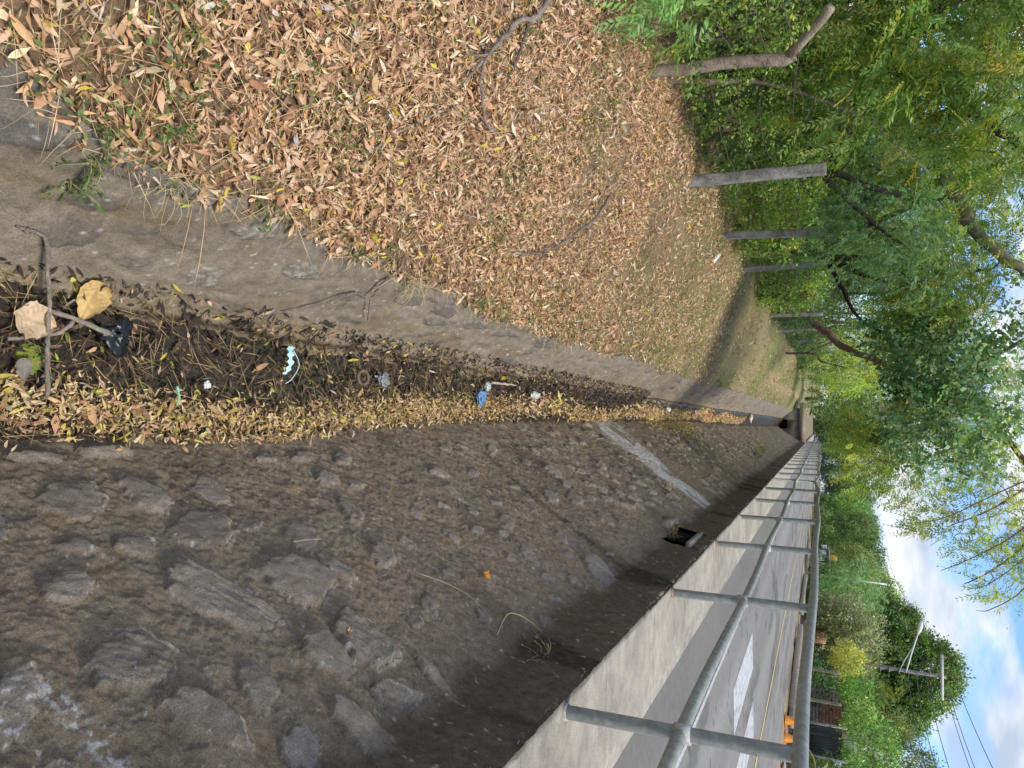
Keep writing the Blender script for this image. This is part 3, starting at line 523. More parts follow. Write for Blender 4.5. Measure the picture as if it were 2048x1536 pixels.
# small green creeping herbs among the leaves
def herbs(n, y0, y1, seed):
    rng = np.random.default_rng(seed); Xv, Yv = scatter_bank(n, y0, y1, 1, -3.6, 0, rng); k = sm(fbm(Xv * 2.3 + 3, Yv * 1.9, 3, 95), .50, .64); keep = rng.random(n) < k + .05; Xv, Yv = Xv[keep], Yv[keep]; n = len(Xv)
    nb = bank_normal(Xv, Yv); D = norm(np.cross(nb, rand_u(rng, n)) + nb * .35); P = np.stack([Xv, Yv, zbank(Xv, Yv) + .02 + rng.random(n) * .06], 1)
    mb = MB(); L = rng.uniform(.012, .034, n); leaves(mb, P, D, norm(nb + rng.normal(0, .4, (n, 3))), L, L * .55, pick([(2, (.11, .18, .045)), (2, (.18, .25, .07)), (1, (.06, .10, .03))], n, .2, rng), 0, .2); return mb
tag(herbs(38000, 1, 13, 8).build('ground_herbs', M_leaf), kind='stuff')
# ---------------------------------------------------------------- leaves and rot on the canal bed
def canal(n, y0, y1, seg, size, seed, side):
    rng = np.random.default_rng(seed); Yv = rng.uniform(y0, y1, n)
    if side == 'pile': Xv = xbedR(Yv) - .10 - .03 * np.sin(Yv * 1.7) + rng.normal(0, .065, n) - .04 * np.sin(Yv * 1.1); Xv = np.minimum(Xv, xbedR(Yv) + .02 + rng.normal(0, .02, n))
    else: Xv = -.54 + rng.random(n) * (xbedR(Yv) + .54)
    n = len(Xv)
    z = zbed(Xv, Yv); wl = -2.8 + (-.43 - Xv) * 1.19; z = np.maximum(z, wl + .005)
    wr = -1.44 - (1.20 - Xv) * 1.447; z = np.maximum(z, wr + .025)
    D = norm(rng.normal(size=(n, 3)) * [1, 1, .45]); Nn = norm(rng.normal(0, .5, (n, 3)) + [0, 0, 1])
    L = size * rng.lognormal(0, .35, n)
    if side == 'pile': pal = [(6, (.62, .44, .24)), (6, (.70, .56, .34)), (2.4, (.60, .50, .12)), (3, (.40, .25, .12)), (.7, (.30, .33, .06)), (4, (.52, .32, .18))]
    elif side == 'dark': pal = [(4, (.065, .045, .03)), (5, (.035, .026, .02)), (1, (.20, .13, .08)), (1, (.12, .08, .04))]
    else: pal = [(4, (.56, .46, .10)), (3, (.55, .38, .22)), (2, (.62, .48, .34)), (1, (.35, .38, .07)), (2, (.45, .24, .14))]
    P = np.stack([Xv, Yv, z + rng.random(n) * .035], 1) - D * (L * .5)[:, None]
    P[:, 2] = np.maximum(P[:, 2], zbed(P[:, 0], P[:, 1]))
    mb = MB(); leaves(mb, P, D, Nn, L, L * rng.uniform(.16, .42, n), pick(pal, n, .22, rng), seg, rng.normal(0, 1.3, n), rng.uniform(.1, .7, n)); return mb
tag(canal(8500, .9, 7, 3, .038, 11, 'pile').build('canal_leaves', M_litter), 'yellow and tan leaves heaped along the right side of the canal bed, near part', 'fallen leaves', kind='stuff')
tag(canal(9000, 7, 30, 0, .065, 12, 'pile').build('canal_leaves', M_litter), 'yellow leaves filling the canal bed further along', 'fallen leaves', kind='stuff')
tag(canal(9500, .9, 12, 3, .045, 13, 'dark').build('rotten_leaves', M_wet), 'dark wet rotting leaves on the left side of the canal bed', 'rotten leaves', kind='stuff')
tag(canal(700, .9, 9, 3, .044, 14, 'top').build('canal_leaves', M_litter), 'single bright yellow and pink leaves lying on the dark rot', 'fallen leaves', kind='stuff')
rng = np.random.default_rng(15); n = 1500; Yv = 1 + 5 * rng.random(n); Xv = -.5 + rng.random(n) * (xbedR(Yv) + .5); th = rng.normal(.9, .7, n)
D = norm(np.stack([np.sin(th), np.cos(th), rng.normal(0, .12, n)], 1)); mb = MB()
leaves(mb, np.stack([Xv, Yv, zbed(Xv, Yv) + rng.uniform(.01, .05, n)], 1) - D * .06, D, norm(rng.normal(0, .3, (n, 3)) + [0, 0, 1]), rng.uniform(.06, .2, n), .0028, pick([(2, (.40, .29, .14)), (2, (.22, .16, .06)), (1, (.3, .28, .07))], n), 3, rng.normal(0, .5, n), 0.)
tag(mb.build('pine_straw', M_straw), kind='stuff')
# leaves blown up the right slope around y = 15-20
rng = np.random.default_rng(16); n = 3000; Yv = rng.normal(16.2, 1.6, n); sv = 2.25 - np.abs(rng.normal(0, .33, n)) * np.clip(1.2 - abs(Yv - 16.5) / 4, .1, 1)
P = np.stack([BX + sv * DX + NX * .02, Yv, BZ + sv * DZ + NZ * .03], 1); mb = MB(); D = norm(np.cross(np.array([NX, 0, NZ]), rand_u(rng, n)))
leaves(mb, P, D, norm(np.array([NX, 0, NZ]) + rng.normal(0, .4, (n, 3))), .07, .024, pick([(3, (.58, .47, .16)), (2, (.5, .36, .18))], n, .2, rng), 0, .4)
tag(mb.build('canal_leaves', M_litter), 'drift of yellow leaves reaching up the far part of the stony slope', 'fallen leaves', kind='stuff')

# ---------------------------------------------------------------- branches, rubbish and weeds, one thing each
def smooth_path(P, k=5):
    P = np.asarray(P, float); out = []
    for i in range(len(P) - 1):
        p0 = P[max(i - 1, 0)]; p1 = P[i]; p2 = P[i + 1]; p3 = P[min(i + 2, len(P) - 1)]
        for s in np.linspace(0, 1, k, endpoint=False):
            out.append(.5 * ((2 * p1) + (p2 - p0) * s + (2 * p0 - 5 * p1 + 4 * p2 - p3) * s * s + (3 * p1 - p0 - 3 * p2 + p3) * s ** 3))
    out.append(P[-1]); return np.array(out)
def stick(name, label, cat, paths, c, m=None, group=None):
    mb = MB()
    for P, r0, r1 in paths:
        Q = smooth_path(P); Q = Q + RNG.normal(0, r0 * .25, Q.shape); mb.tube(Q, np.linspace(r0, r1, len(Q)) * (1 + RNG.uniform(-.12, .12, len(Q))), 8, c, rough=.08)
    return tag(mb.build(name, m or M_bark, smooth=True), label, cat, group)
up = lambda P, d: [(x, y, z + d) for x, y, z in P]
GB = (.25, .21, .17)
stick('dead_branch', 'thin grey dead branch standing out of the canal leaves with a frayed white tip', 'branch', [([(-.62, 1.52, -2.53), (-.60, 1.58, -2.53), (-.50, 1.65, -2.62), (-.40, 1.70, -2.68), (-.29, 1.72, -2.71), (-.21, 1.75, -2.75), (-.05, 1.79, -2.80)], .007, .010), ([(-.62, 1.52, -2.53), (-.63, 1.49, -2.55)], .012, .004)], GB)
stick('dead_branch', 'straight grey dead branch with a pale cut end pointing at the black bag', 'branch', [(up([(-.39, 1.62, -2.8), (-.36, 1.81, -2.8), (-.32, 1.98, -2.81)], .09), .008, .012), (up([(-.35, 1.82, -2.8), (-.30, 1.77, -2.8), (-.28, 1.70, -2.8), (-.25, 1.58, -2.8)], .085), .009, .007)], (.30, .26, .21))
stick('dead_branch', 'crooked grey branch forking on the bank leaves near the forked log post', 'branch', [(up([(-2.9, 3.9, -1.42), (-2.52, 3.78, -1.54), (-2.35, 3.68, -1.61), (-2.27, 3.55, -1.64), (-2.12, 3.45, -1.7), (-1.97, 3.36, -1.76), (-1.85, 3.41, -1.81), (-1.72, 3.59, -1.86), (-1.73, 3.71, -1.86)], .07), .020, .006), (up([(-1.97, 3.36, -1.76), (-1.8, 3.25, -1.83)], .06), .01, .005), (up([(-2.02, 3.40, -1.74), (-1.92, 3.2, -1.8)], .07), .007, .004)], (.24, .20, .165))
stick('dead_branch', 'short dark stick lying beside the crooked forked branch on the bank', 'branch', [(up([(-2.31, 3.66, -1.62), (-2.12, 3.68, -1.70), (-2.0, 3.63, -1.74)], .06), .011, .008)], (.13, .10, .08))
stick('dead_branch', 'long curved dark branch with a fork on the thin grass below the concrete posts', 'branch', [(up([(-1.97, 5.86, -1.76), (-1.74, 5.75, -1.86), (-1.47, 5.36, -1.98), (-1.33, 5.1, -2.05), (-1.21, 4.69, -2.1)], .06), .014, .006), (up([(-1.33, 5.1, -2.05), (-1.1, 5.06, -2.16)], .05), .009, .004)], (.17, .14, .115))
stick('dead_branch', 'straight pale stick on the leaves above the nearest wall edge', 'branch', [([(-1.26, 1.22, -2.04), (-1.22, 1.39, -2.05), (-1.18, 1.48, -2.06)], .008, .005)], (.48, .42, .36))
stick('dead_branch', 'slender brown branch hanging from the leaves down the smooth left wall, forked near its middle', 'branch', [([(-.92, 3.42, -2.22), (-.84, 3.42, -2.26), (-.76, 3.39, -2.36), (-.69, 3.40, -2.43), (-.69, 3.23, -2.43), (-.60, 3.07, -2.54), (-.54, 2.89, -2.62)], .010, .003), ([(-.69, 3.40, -2.43), (-.59, 3.56, -2.56)], .006, .003)], (.22, .165, .13))
stick('dead_branch', 'short pale driftwood stick on the dark rot beside the crumpled blue wrapper', 'branch', [([(-.32, 5.72, -2.74), (-.33, 5.98, -2.73), (-.33, 6.28, -2.74)], .013, .008)], (.42, .34, .26))
stick('dead_branch', 'long thin grey stick half buried in leaves behind the wall edge weeds', 'branch', [([(-1.64, 3.19, -1.85), (-1.45, 2.95, -1.95), (-1.21, 2.7, -2.04)], .007, .005)], (.28, .24, .2))
stick('seed_pod', 'long pale dry seed pod on the leaves near the forked log post', 'seed pod', [([(-2.5, 5.37, -1.50), (-2.42, 5.42, -1.53), (-2.33, 5.47, -1.56)], .016, .010)], (.55, .46, .36), M_litter)
# big dead teak leaves
def big_leaf(loc, D, Nn, L, Wd, col, label):
    mb = MB(); nu, nv = 16, 11; D = norm(np.array(D, float)); S = norm(np.cross(D, Nn)); Nv = np.cross(S, D); vs = []; cs = []
    for i in range(nu):
        t = i / (nu - 1); w = Wd / 2 * math.sin(math.pi * (.03 + .95 * t) ** .72) ** .8 * (1 + .07 * math.sin(t * 23) + .05 * math.sin(t * 41))
        for j in range(nv):
            s = (j / (nv - 1)) * 2 - 1; wob = 1 + RNG.uniform(-.06, .06) * (abs(s) > .9)
            h = .22 * Wd * s * s + .06 * math.sin(t * 9 + s * 4) * Wd + .12 * L * (t - .5) ** 2 - .03 * Wd * (abs(math.sin((t * 5 - abs(s) * 2) * math.pi)) < .25)
            vs.append(np.array(loc) + D * L * (t - .5) + S * w * s * wob + Nv * h)
            vein = (abs(s) < .08) or abs(((t * 7 - abs(s) * 2.2) % 1) - .5) > .42
            cs.append(np.array(col) * (.72 if vein else 1) * RNG.uniform(.93, 1.05))
    q = [[i * nv + j, i * nv + j + 1, (i + 1) * nv + j + 1, (i + 1) * nv + j] for i in range(nu - 1) for j in range(nv - 1)]
    mb.add(vs, q, None, np.array(cs)); return tag(mb.build('teak_leaf', M_litter, smooth=True), label, 'leaf')
big_leaf((-.44, 1.88, -2.70), (.9, -.25, -.35), (.1, -.45, .9), .17, .115, (.60, .42, .17), 'large golden dead leaf with dark veins leaning against the foot of the left wall')
big_leaf((-.33, 1.67, -2.72), (.2, .9, 0), (.05, -.1, 1), .15, .14, (.62, .47, .30), 'large pale tan dead leaf lying under the crossing dead branches')
big_leaf((-.15, 1.69, -2.80), (1, .1, -.1), (.0, -.2, 1), .085, .06, (.24, .22, .18), 'small grey dead leaf on the dark rot below the white tipped branch')
def crumple(name, loc, size, c, label, cat, m=None, seed=1, nn=26, amp=.5, flat=.5):
    r = np.random.default_rng(seed); mb = MB(); vs = []
    for i in range(nn):
        th = math.pi * (i + .5) / nn
        for j in range(nn * 2):
            ph = math.pi * j / nn; d = np.array([math.sin(th) * math.cos(ph), math.sin(th) * math.sin(ph), math.cos(th)])
            rr = 1 + amp * (float(fbm(d[0] * 2 + seed * 7, d[1] * 2 + d[2] * 3, 3, seed)) - .5) * 2 - amp * .9 * abs(float(fbm(d[0] * 5 + seed, d[1] * 5 + d[2] * 7, 3, seed + 9)) - .5) * 2 + r.uniform(-.03, .03)
            vs.append(np.array(loc) + d * rr * np.array(size) * [1, 1, flat])
    k = nn * 2; q = [[i * k + j, i * k + (j + 1) % k, (i + 1) * k + (j + 1) % k, (i + 1) * k + j] for i in range(nn - 1) for j in range(k)]
    t = [[0, (j + 1) % k, 0] for j in range(0)]; mb.add(vs, q, None, c); return tag(mb.build(name, m or M_plastic), label, cat)
crumple('plastic_bag', (-.33, 2.03, -2.76), (.085, .07, .075), (.012, .014, .018), 'crumpled shiny black plastic bag at the tip of the cut branch', 'bag', seed=3, amp=.7, nn=20)
crumple('wrapper', (-.20, 5.84, -2.90), (.07, .09, .06), (.13, .26, .46), 'crumpled blue plastic wrapper on the canal leaves', 'rubbish', seed=4, amp=.8)
crumple('wrapper', (-.29, 5.70, -2.76), (.045, .05, .05), (.35, .42, .42), 'small grey green crushed cup beside the driftwood stick', 'rubbish', seed=5, amp=.3)
crumple('wrapper', (-.26, 6.85, -2.76), (.04, .12, .05), (.55, .55, .50), 'whitish crushed bottle lying beyond the blue wrapper', 'rubbish', seed=6, amp=.4)
crumple('wrapper', (-.27, 4.10, -2.80), (.06, .07, .035), (.20, .21, .22), 'torn translucent grey plastic sheet on the dark rot', 'rubbish', seed=7, amp=.9)
crumple('wrapper', (-.14, 2.62, -2.85), (.022, .02, .02), (.75, .72, .75), 'tiny white plastic scrap on the near leaf heap', 'rubbish', seed=8, amp=.5)
crumple('wrapper', (-.27, 14.3, -2.84), (.06, .1, .08), (.75, .76, .75), 'white scrap of rubbish on the far leaf bed before the yellow drift', 'rubbish', seed=9, amp=.5)
crumple('wrapper', (-.25, 20.2, -2.85), (.08, .16, .10), (.62, .14, .16), 'red scrap of rubbish on the far canal bed', 'rubbish', seed=10, amp=.5)
crumple('wrapper', (-.28, 17.6, -2.85), (.07, .12, .10), (.60, .42, .55), 'pink scrap of rubbish on the far canal bed before the red one', 'rubbish', seed=12, amp=.5)
crumple('wrapper', (-.25, 31, -2.72), (.2, .5, .14), (.72, .62, .50), 'pale heap of sacks far along the canal bed', 'rubbish', seed=13, amp=.6)
mb = MB(); P = smooth_path([(-.38, 3.07, -2.72), (-.33, 3.05, -2.70), (-.27, 3.06, -2.71), (-.22, 3.04, -2.73)]); nrm_ = np.array([0, .35, .9]); k = len(P)
vs = []; wv = np.linspace(.026, .012, k)
for i, p in enumerate(P): vs += [p + np.array([0, wv[i], .012 * math.sin(i * 1.7)]), p + np.array([0, 0, .010]), p - np.array([0, wv[i], -.010 * math.sin(i * 2.1)])]
mb.add(vs, [[3 * i + a, 3 * i + a + 1, 3 * i + a + 4, 3 * i + a + 3] for i in range(k - 1) for a in (0, 1)], None, (.42, .68, .72))
mk = tag(mb.build('face_mask', M_plastic), 'folded pale blue face mask with loose ear loops on the dark rot', 'face mask')
mb = MB(); mb.tube(smooth_path([(-.36, 3.08, -2.71), (-.28, 3.11, -2.69), (-.20, 3.08, -2.71), (-.17, 3.05, -2.73)]), .0022, 5, (.6, .78, .8)); mb.build('ear_loop', M_plastic, mk)
mb = MB(); a = np.linspace(0, 2 * math.pi, 26)[:-1]; mb.tube(np.stack([-.25 + .045 * np.cos(a), 3.79 + .055 * np.sin(a), -2.745 + a * 0], 1), .012, 6, (.16, .12, .09)); tag(mb.build('coil', M_bark), 'small dark ring of coiled bark on the rot', 'bark coil')
stick('plastic_strip', 'pale mint green plastic strip on the yellow leaf heap', 'plastic strip', [([(-.12, 2.42, -2.83), (-.08, 2.45, -2.85), (-.03, 2.47, -2.88)], .008, .006)], (.30, .52, .36), M_plastic)
crumple('mossy_stone', (-.20, 1.74, -2.84), (.065, .06, .05), (.24, .30, .06), 'green mossy stone in the rot under the white tipped branch', 'stone', M_mortar, seed=14, amp=.3)
# bottle with orange cap on the bank
mb = MB(); mb.tube([(-2.47, 10.9, -1.52), (-2.55, 11.0, -1.49), (-2.62, 11.10, -1.46), (-2.65, 11.14, -1.45)], [.035, .038, .036, .014], 12, (.86, .86, .88)); bo = tag(mb.build('plastic_bottle', M_plastic, smooth=True), 'white plastic bottle lying on the bank between two concrete posts', 'bottle')
mb = MB(); mb.tube([(-2.44, 10.86, -1.53), (-2.40, 10.78, -1.54)], [.03, .02], 10, (.62, .25, .06)); mb.build('orange_end', M_plastic, bo)
def flake(loc, r, c, label, name='petal', cat='flower'):
    n = 6; P = np.tile(np.array(loc), (n, 1)); a = np.arange(n) * 1.05; D = np.stack([np.cos(a) * .6 - .3, np.sin(a), .5 + 0 * a], 1); mb = MB(); leaves(mb, P, D, rand_unit(n), r, r * .6, pick([(1, c)], n), 2, .5); tag(mb.build(name, M_litter), label, cat)
def onslope(y, s, h=.03): return (BX + s * DX + NX * h, y, BZ + s * DZ + NZ * h)
flake(onslope(3.74, .46), .04, (.80, .33, .03), 'small bright orange dead leaf caught on the stony slope', 'orange_leaf', 'leaf')
flake(onslope(2.45, .47, .035), .022, (.7, .4, .2), 'tiny orange leaf beside a pale stone on the near slope', 'orange_leaf', 'leaf')
stick('dry_stem', 'thin curved straw stem trailing down the middle of the stony slope', 'stem', [([onslope(3.22, .62), onslope(3.35, .5), onslope(3.42, .38), onslope(3.38, .28)], .0028, .002)], (.42, .36, .22), M_straw)
stick('dry_stem', 'thin arched straw stem on the dark top of the slope near the nearest railing post', 'stem', [([onslope(3.32, .12), onslope(3.5, .17, .07), onslope(3.62, .10, .06), onslope(3.7, .0)], .0028, .002)], (.42, .38, .22), M_straw)
stick('dry_stem', 'straight thin pale twig across the near stones', 'stem', [([onslope(2.62, 1.02), onslope(2.80, 1.0)], .003, .003)], (.34, .30, .24), M_straw)

def weed(loc, nrm, n_stem, Ls, nl, lsize, pal, label, hang=(0, 0, -1), green=True, seed=0, spread=.7, name='weed', group=None, cw=.0022, sc=(.30, .27, .13)):
    r = np.random.default_rng(seed); mb = MB(); mbs = MB(); loc = np.array(loc, float); nrm = np.array(nrm, float); hang = np.array(hang, float)
    for k in range(n_stem):
        d = norm(nrm + r.normal(0, spread, 3)); L = Ls * r.uniform(.5, 1.2); P = [loc + r.normal(0, .02, 3)]
        for i in range(7):
            P.append(P[-1] + d * L / 7); d = norm(d + hang * .28 + r.normal(0, .12, 3))
        P = np.array(P); mbs.tube(P, np.linspace(cw, cw * .5, 8), 4, np.array(sc) * r.uniform(.8, 1.2), cap=False)
        if nl:
            ti = r.uniform(.8, 7, nl); i0 = np.minimum(ti.astype(int), 6); fr = (ti - i0)[:, None]; base = P[i0] * (1 - fr) + P[i0 + 1] * fr
            D = norm(norm(P[i0 + 1] - P[i0]) * .5 + r.normal(0, .7, (nl, 3))); LL = lsize * r.uniform(.6, 1.3, nl)
            leaves(mb, base, D, norm(nrm + r.normal(0, .6, (nl, 3))), LL, LL * .55, pick(pal, nl, .2, r), 2, r.normal(0, .5, nl), .2)
    e = empty(name, tuple(loc), label, 'weed', group)
    mbs.build('stems', M_straw, e)
    if nl: mb.build('leaves', M_leaf, e)
    return e
GW = [(2, (.10, .18, .05)), (2, (.16, .24, .08)), (1, (.24, .28, .12))]; YW = [(1, (.35, .32, .14)), (1, (.22, .25, .09))]
nL = (.75, 0, .65)
weed((-.96, 1.50, -2.19), nL, 8, .13, 16, .022, GW, 'green leafy weed on the edge of the nearest corner of the left wall', seed=1)
weed((-.86, 1.55, -2.27), nL, 8, .14, 16, .020, GW, 'grey green weed hanging over the left wall below the nearest leafy weed', seed=2)
weed((-.78, 1.56, -2.36), nL, 7, .13, 14, .022, GW, 'lowest tuft of small green leaves on the face of the left wall', seed=3)
weed((-.87, 1.84, -2.25), nL, 22, .17, 3, .008, YW, 'straw coloured dried tuft hanging from the near wall edge', seed=4, cw=.0016, sc=(.48, .42, .22))
weed((-1.02, 1.76, -2.14), (.3, 0, 1), 8, .10, 14, .02, GW, 'small green herb in the leaves just above the near wall edge', seed=5, hang=(0, 0, -.3))
weed((-.90, 2.28, -2.22), nL, 7, .11, 10, .02, GW, 'small dark green weed at the wall edge right of the straw tuft', seed=6)
weed((-.83, 3.62, -2.28), nL, 26, .22, 3, .008, YW, 'large straw yellow dry tuft hanging beside the slender brown branch', seed=7, cw=.0016, sc=(.55, .47, .22))
weed((-.85, 4.42, -2.24), nL, 9, .16, 14, .026, GW, 'bushy green weed at the wall edge in the middle of the bank', seed=8)
weed((-.83, 4.95, -2.28), nL, 14, .22, 6, .018, YW, 'thin straggly seeding weed on the wall edge beyond the bushy one', seed=9, cw=.0016)
weed((-.80, 6.2, -2.30), nL, 12, .24, 6, .02, YW, 'sparse yellowish weed on the wall edge well beyond the others', seed=10, cw=.0018)
weed(onslope(9.3, .55), (NX, 0, NZ), 9, .35, 0, .02, YW, 'dry straw tuft growing from the stony slope before the pale cement run', seed=11, hang=(0, 0, .1), cw=.003, sc=(.36, .31, .16))
weed((1.24, 3.45, -1.33), (-1, 0, .3), 12, .14, 5, .012, YW, 'faded yellow green weed on the slope top near the nearest railing post', seed=12, cw=.002)
weed(onslope(25, .5), (NX, 0, NZ), 8, .3, 26, .06, [(1, (.28, .34, .07))], 'yellow green weed growing far up the stony slope', seed=13)
weed(onslope(21, .35), (NX, 0, NZ), 9, .5, 30, .05, [(1, (.10, .13, .04))], 'dark green weed low against the shaded top of the far slope', seed=14)

# ---------------------------------------------------------------- trees and shrubs
def in_ell(r, c, rad, n, shell=.5):
    d = norm(r.normal(size=(n, 3))); q = r.random((n, 1)) ** (1 / 3.); q = q * (1 - shell) + shell * (1 - .35 * r.random((n, 1)) ** 2)
    return np.array(c) + d * q * np.array(rad)
def foliage(mb, C, out, style, pal, per, spread, r, size=1.):
    """C clump centres, out outward direction of each clump; per sprays in each clump"""
    n = len(C) * per; c = np.repeat(C, per, 0); o = np.repeat(out, per, 0)
    tone = np.repeat(r.lognormal(0, .28, len(C)), per)[:, None]; warm = np.repeat(r.normal(0, .12, len(C)), per)
    B = c + norm(r.normal(size=(n, 3))) * (spread * r.random((n, 1)) ** .6) * [1, 1, .75]
    D = norm(o * .5 + r.normal(0, .6, (n, 3)) + [0, 0, -.25])
    col = pick(pal, n, .12, r) * tone; col[:, 0] *= 1 + warm; col = np.clip(col * 1.62, .01, .62)
    if style in ('neem', 'fine', 'big_neem'):
        L, pairs, ll, lw = {'neem': (.26, 7, .075, .019), 'big_neem': (.34, 9, .085, .021), 'fine': (.16, 9, .04, .010)}[style]
        L *= size; ll *= size; lw *= size
        S = norm(np.cross(D, norm(r.normal(0, .4, (n, 3)) + [0, 0, 1]))); Lf = L * r.uniform(.6, 1.2, n)
        for k in range(pairs):
            t = (k + .8) / pairs
            for s in (-1, 1):
                P = B + D * (Lf * t)[:, None] + np.array([0, 0, -1.]) * (.35 * Lf * t * t)[:, None]
                dd = norm(D * .55 + S * s * .8 + np.array([0, 0, -.35]) + r.normal(0, .12, (n, 3)))
                l = ll * r.uniform(.7, 1.15, n) * (1 - .35 * abs(t - .5))
                leaves(mb, P, dd, norm(np.cross(dd, S) + r.normal(0, .25, (n, 3))), l, lw, col, 0, r.uniform(0, .8, n), .5)
    else:
        nl, ll, asp = {'round': (9, .062, .72), 'small': (10, .042, .6), 'broad': (7, .12, .5), 'mass': (6, .24, .55), 'long': (8, .13, .2)}[style]
        ll *= size
        for k in range(nl):
            P = B + D * (k * ll * .5) + r.normal(0, ll * .35, (n, 3)); dd = norm(D * .4 + r.normal(0, .7, (n, 3)))
            l = ll * r.uniform(.55, 1.25, n); leaves(mb, P, dd, norm(r.normal(0, .6, (n, 3)) + [0, 0, 1]), l, l * asp, col * r.uniform(.8, 1.2, (n, 1)), 0, r.uniform(-.3, .6, n), .4)
def tree(label, base, trunks, ells, style, pal, per=6, spread=.28, seed=0, size=1., bark=(.15, .12, .09), group=None, name='tree', cat='tree', thin=1., crown=True, extra=None, tw=.010, sides=8, shell=.5):
    r = np.random.default_rng(seed); e = empty(name, base, label, cat, group)
    mb = MB(); nodes = []
    for P, r0, r1 in trunks:
        Q = smooth_path(P, 6); Q = Q + r.normal(0, r0 * .12, Q.shape); R = np.linspace(r0, r1, len(Q)); mb.tube(Q, R, sides, bark, rough=.06); nodes += [(q, rr) for q, rr in zip(Q[len(Q) // 3:], R[len(Q) // 3:])]
    C = []; O = []
    for c, rad, n in ells:
        p = in_ell(r, c, rad, int(n * thin), shell); C.append(p); O.append(norm((p - np.array(c)) / np.array(rad)))
    C = np.concatenate(C); O = np.concatenate(O); ok = C[:, 2] > -1.25; C = C[ok]; O = O[ok]
    NP = np.array([q for q, _ in nodes]); NR = np.array([q for _, q in nodes])
    left = list(np.argsort([np.min(np.linalg.norm(NP - c, axis=1)) for c in C]))
    for i in left:
        d = np.linalg.norm(NP - C[i], axis=1) + .15 * np.maximum(0, NP[:, 2] - C[i][2]); j = int(np.argmin(d)); a = NP[j]; b = C[i]; L = np.linalg.norm(b - a)
        if L < .03: continue
        r0 = min(NR[j] * .75, tw * (1 + L * .8) + .002); ts = np.linspace(0, 1, 6)[:, None]
        P = a + (b - a) * ts + np.array([0, 0, 1.]) * (.10 * L * np.sin(ts * math.pi)) + r.normal(0, .035 * L, (6, 3)) * np.sin(ts * math.pi)
        rr = np.linspace(r0, max(r0 * .45, .002), 6); mb.tube(P, rr, 5, bark, cap=False)
        NP = np.vstack([NP, P[1:]]); NR = np.concatenate([NR, rr[1:]])
    mb.build('trunk', M_bark, e, True)
    if crown:
        mb = MB(); foliage(mb, C, O, style, pal, per, spread, r, size)
        if extra: extra(mb, r)
        mb.build('crown', M_leaf, e)
    return e
NEEM = [(5, (.075, .13, .022)), (3, (.11, .17, .03)), (1, (.20, .22, .035)), (.35, (.40, .30, .05))]
NEEM_Y = [(4, (.15, .21, .03)), (4, (.20, .26, .045)), (2, (.10, .15, .025)), (.6, (.36, .32, .05))]
DARK = [(4, (.035, .075, .028)), (2, (.05, .10, .045)), (1, (.08, .13, .05))]
GLAUC = [(4, (.11, .18, .085)), (3, (.16, .25, .13)), (2, (.07, .12, .05))]
VINE = [(4, (.12, .19, .035)), (3, (.18, .25, .055)), (2, (.07, .12, .03)), (.3, (.42, .36, .06))]
MID = [(4, (.075, .125, .035)), (3, (.10, .16, .045)), (2, (.05, .085, .025))]
FARG = [(3, (.075, .12, .045)), (3, (.10, .155, .05)), (2, (.055, .085, .035))]
GREYG = [(3, (.17, .19, .10)), (3, (.22, .24, .14)), (2, (.10, .12, .06))]
LIME = [(3, (.22, .32, .05)), (3, (.28, .38, .07)), (1, (.12, .2, .04))]
DB = (.035, .028, .022)
# left bank, beyond the fence
tree('slender pale neem sapling leaning right behind the forked log post', (-3.3, 6.6, -1.4), [([(-3.3, 6.6, -1.42), (-3.28, 6.79, -.89), (-3.3, 6.93, -.6), (-3.3, 7.19, -.32), (-3.28, 7.6, .05), (-3.25, 8.21, .5), (-3.2, 9.15, .9), (-3.1, 9.9, 1.3)], .030, .010)], [((-3.2, 7.4, .2), (.45, .8, .55), 26), ((-3.2, 8.9, 1.1), (.5, .8, .4), 22)], 'big_neem', NEEM, 3, .16, 1, bark=(.25, .19, .13), tw=.005)
tree('dense neem tree with dark upright trunks at the outer end of the fence', (-4.3, 8.6, -1.4), [([(-4.3, 8.6, -1.42), (-4.15, 8.6, -.2), (-4.0, 8.7, .6), (-3.7, 8.9, 1.3), (-3.0, 9.2, 2.1)], .12, .05), ([(-4.1, 8.6, .0), (-4.4, 8.7, .8), (-4.3, 8.7, 2.2)], .07, .04), ([(-4.0, 8.7, .6), (-4.7, 8.9, 1.2), (-5.2, 9, 2.2)], .06, .03)], [((-4.0, 7.8, 1.3), (1.3, 1.4, .9), 150), ((-3.2, 7.6, 1.6), (1.0, 1.2, .5), 95), ((-3.5, 6.9, .6), (.5, .9, .5), 60), ((-4.3, 8.4, 2.4), (2., 1.6, .6), 80), ((-4.2, 8.6, .2), (1.2, 1.2, .6), 60)], 'neem', NEEM, 7, .26, 2, bark=DB, size=1.0)
tree('low neem shrub with sickle shaped leaves at the outermost edge of the bank', (-2.95, 4.9, -1.4), [([(-2.95, 4.9, -1.42), (-2.9, 4.88, -1.1), (-2.85, 4.85, -.8)], .012, .005)], [((-2.85, 4.85, -.98), (.28, .35, .30), 16)], 'big_neem', [(3, (.10, .19, .05)), (2, (.15, .25, .08))], 3, .10, 3, bark=(.2, .15, .1), tw=.003, name='shrub', cat='shrub')
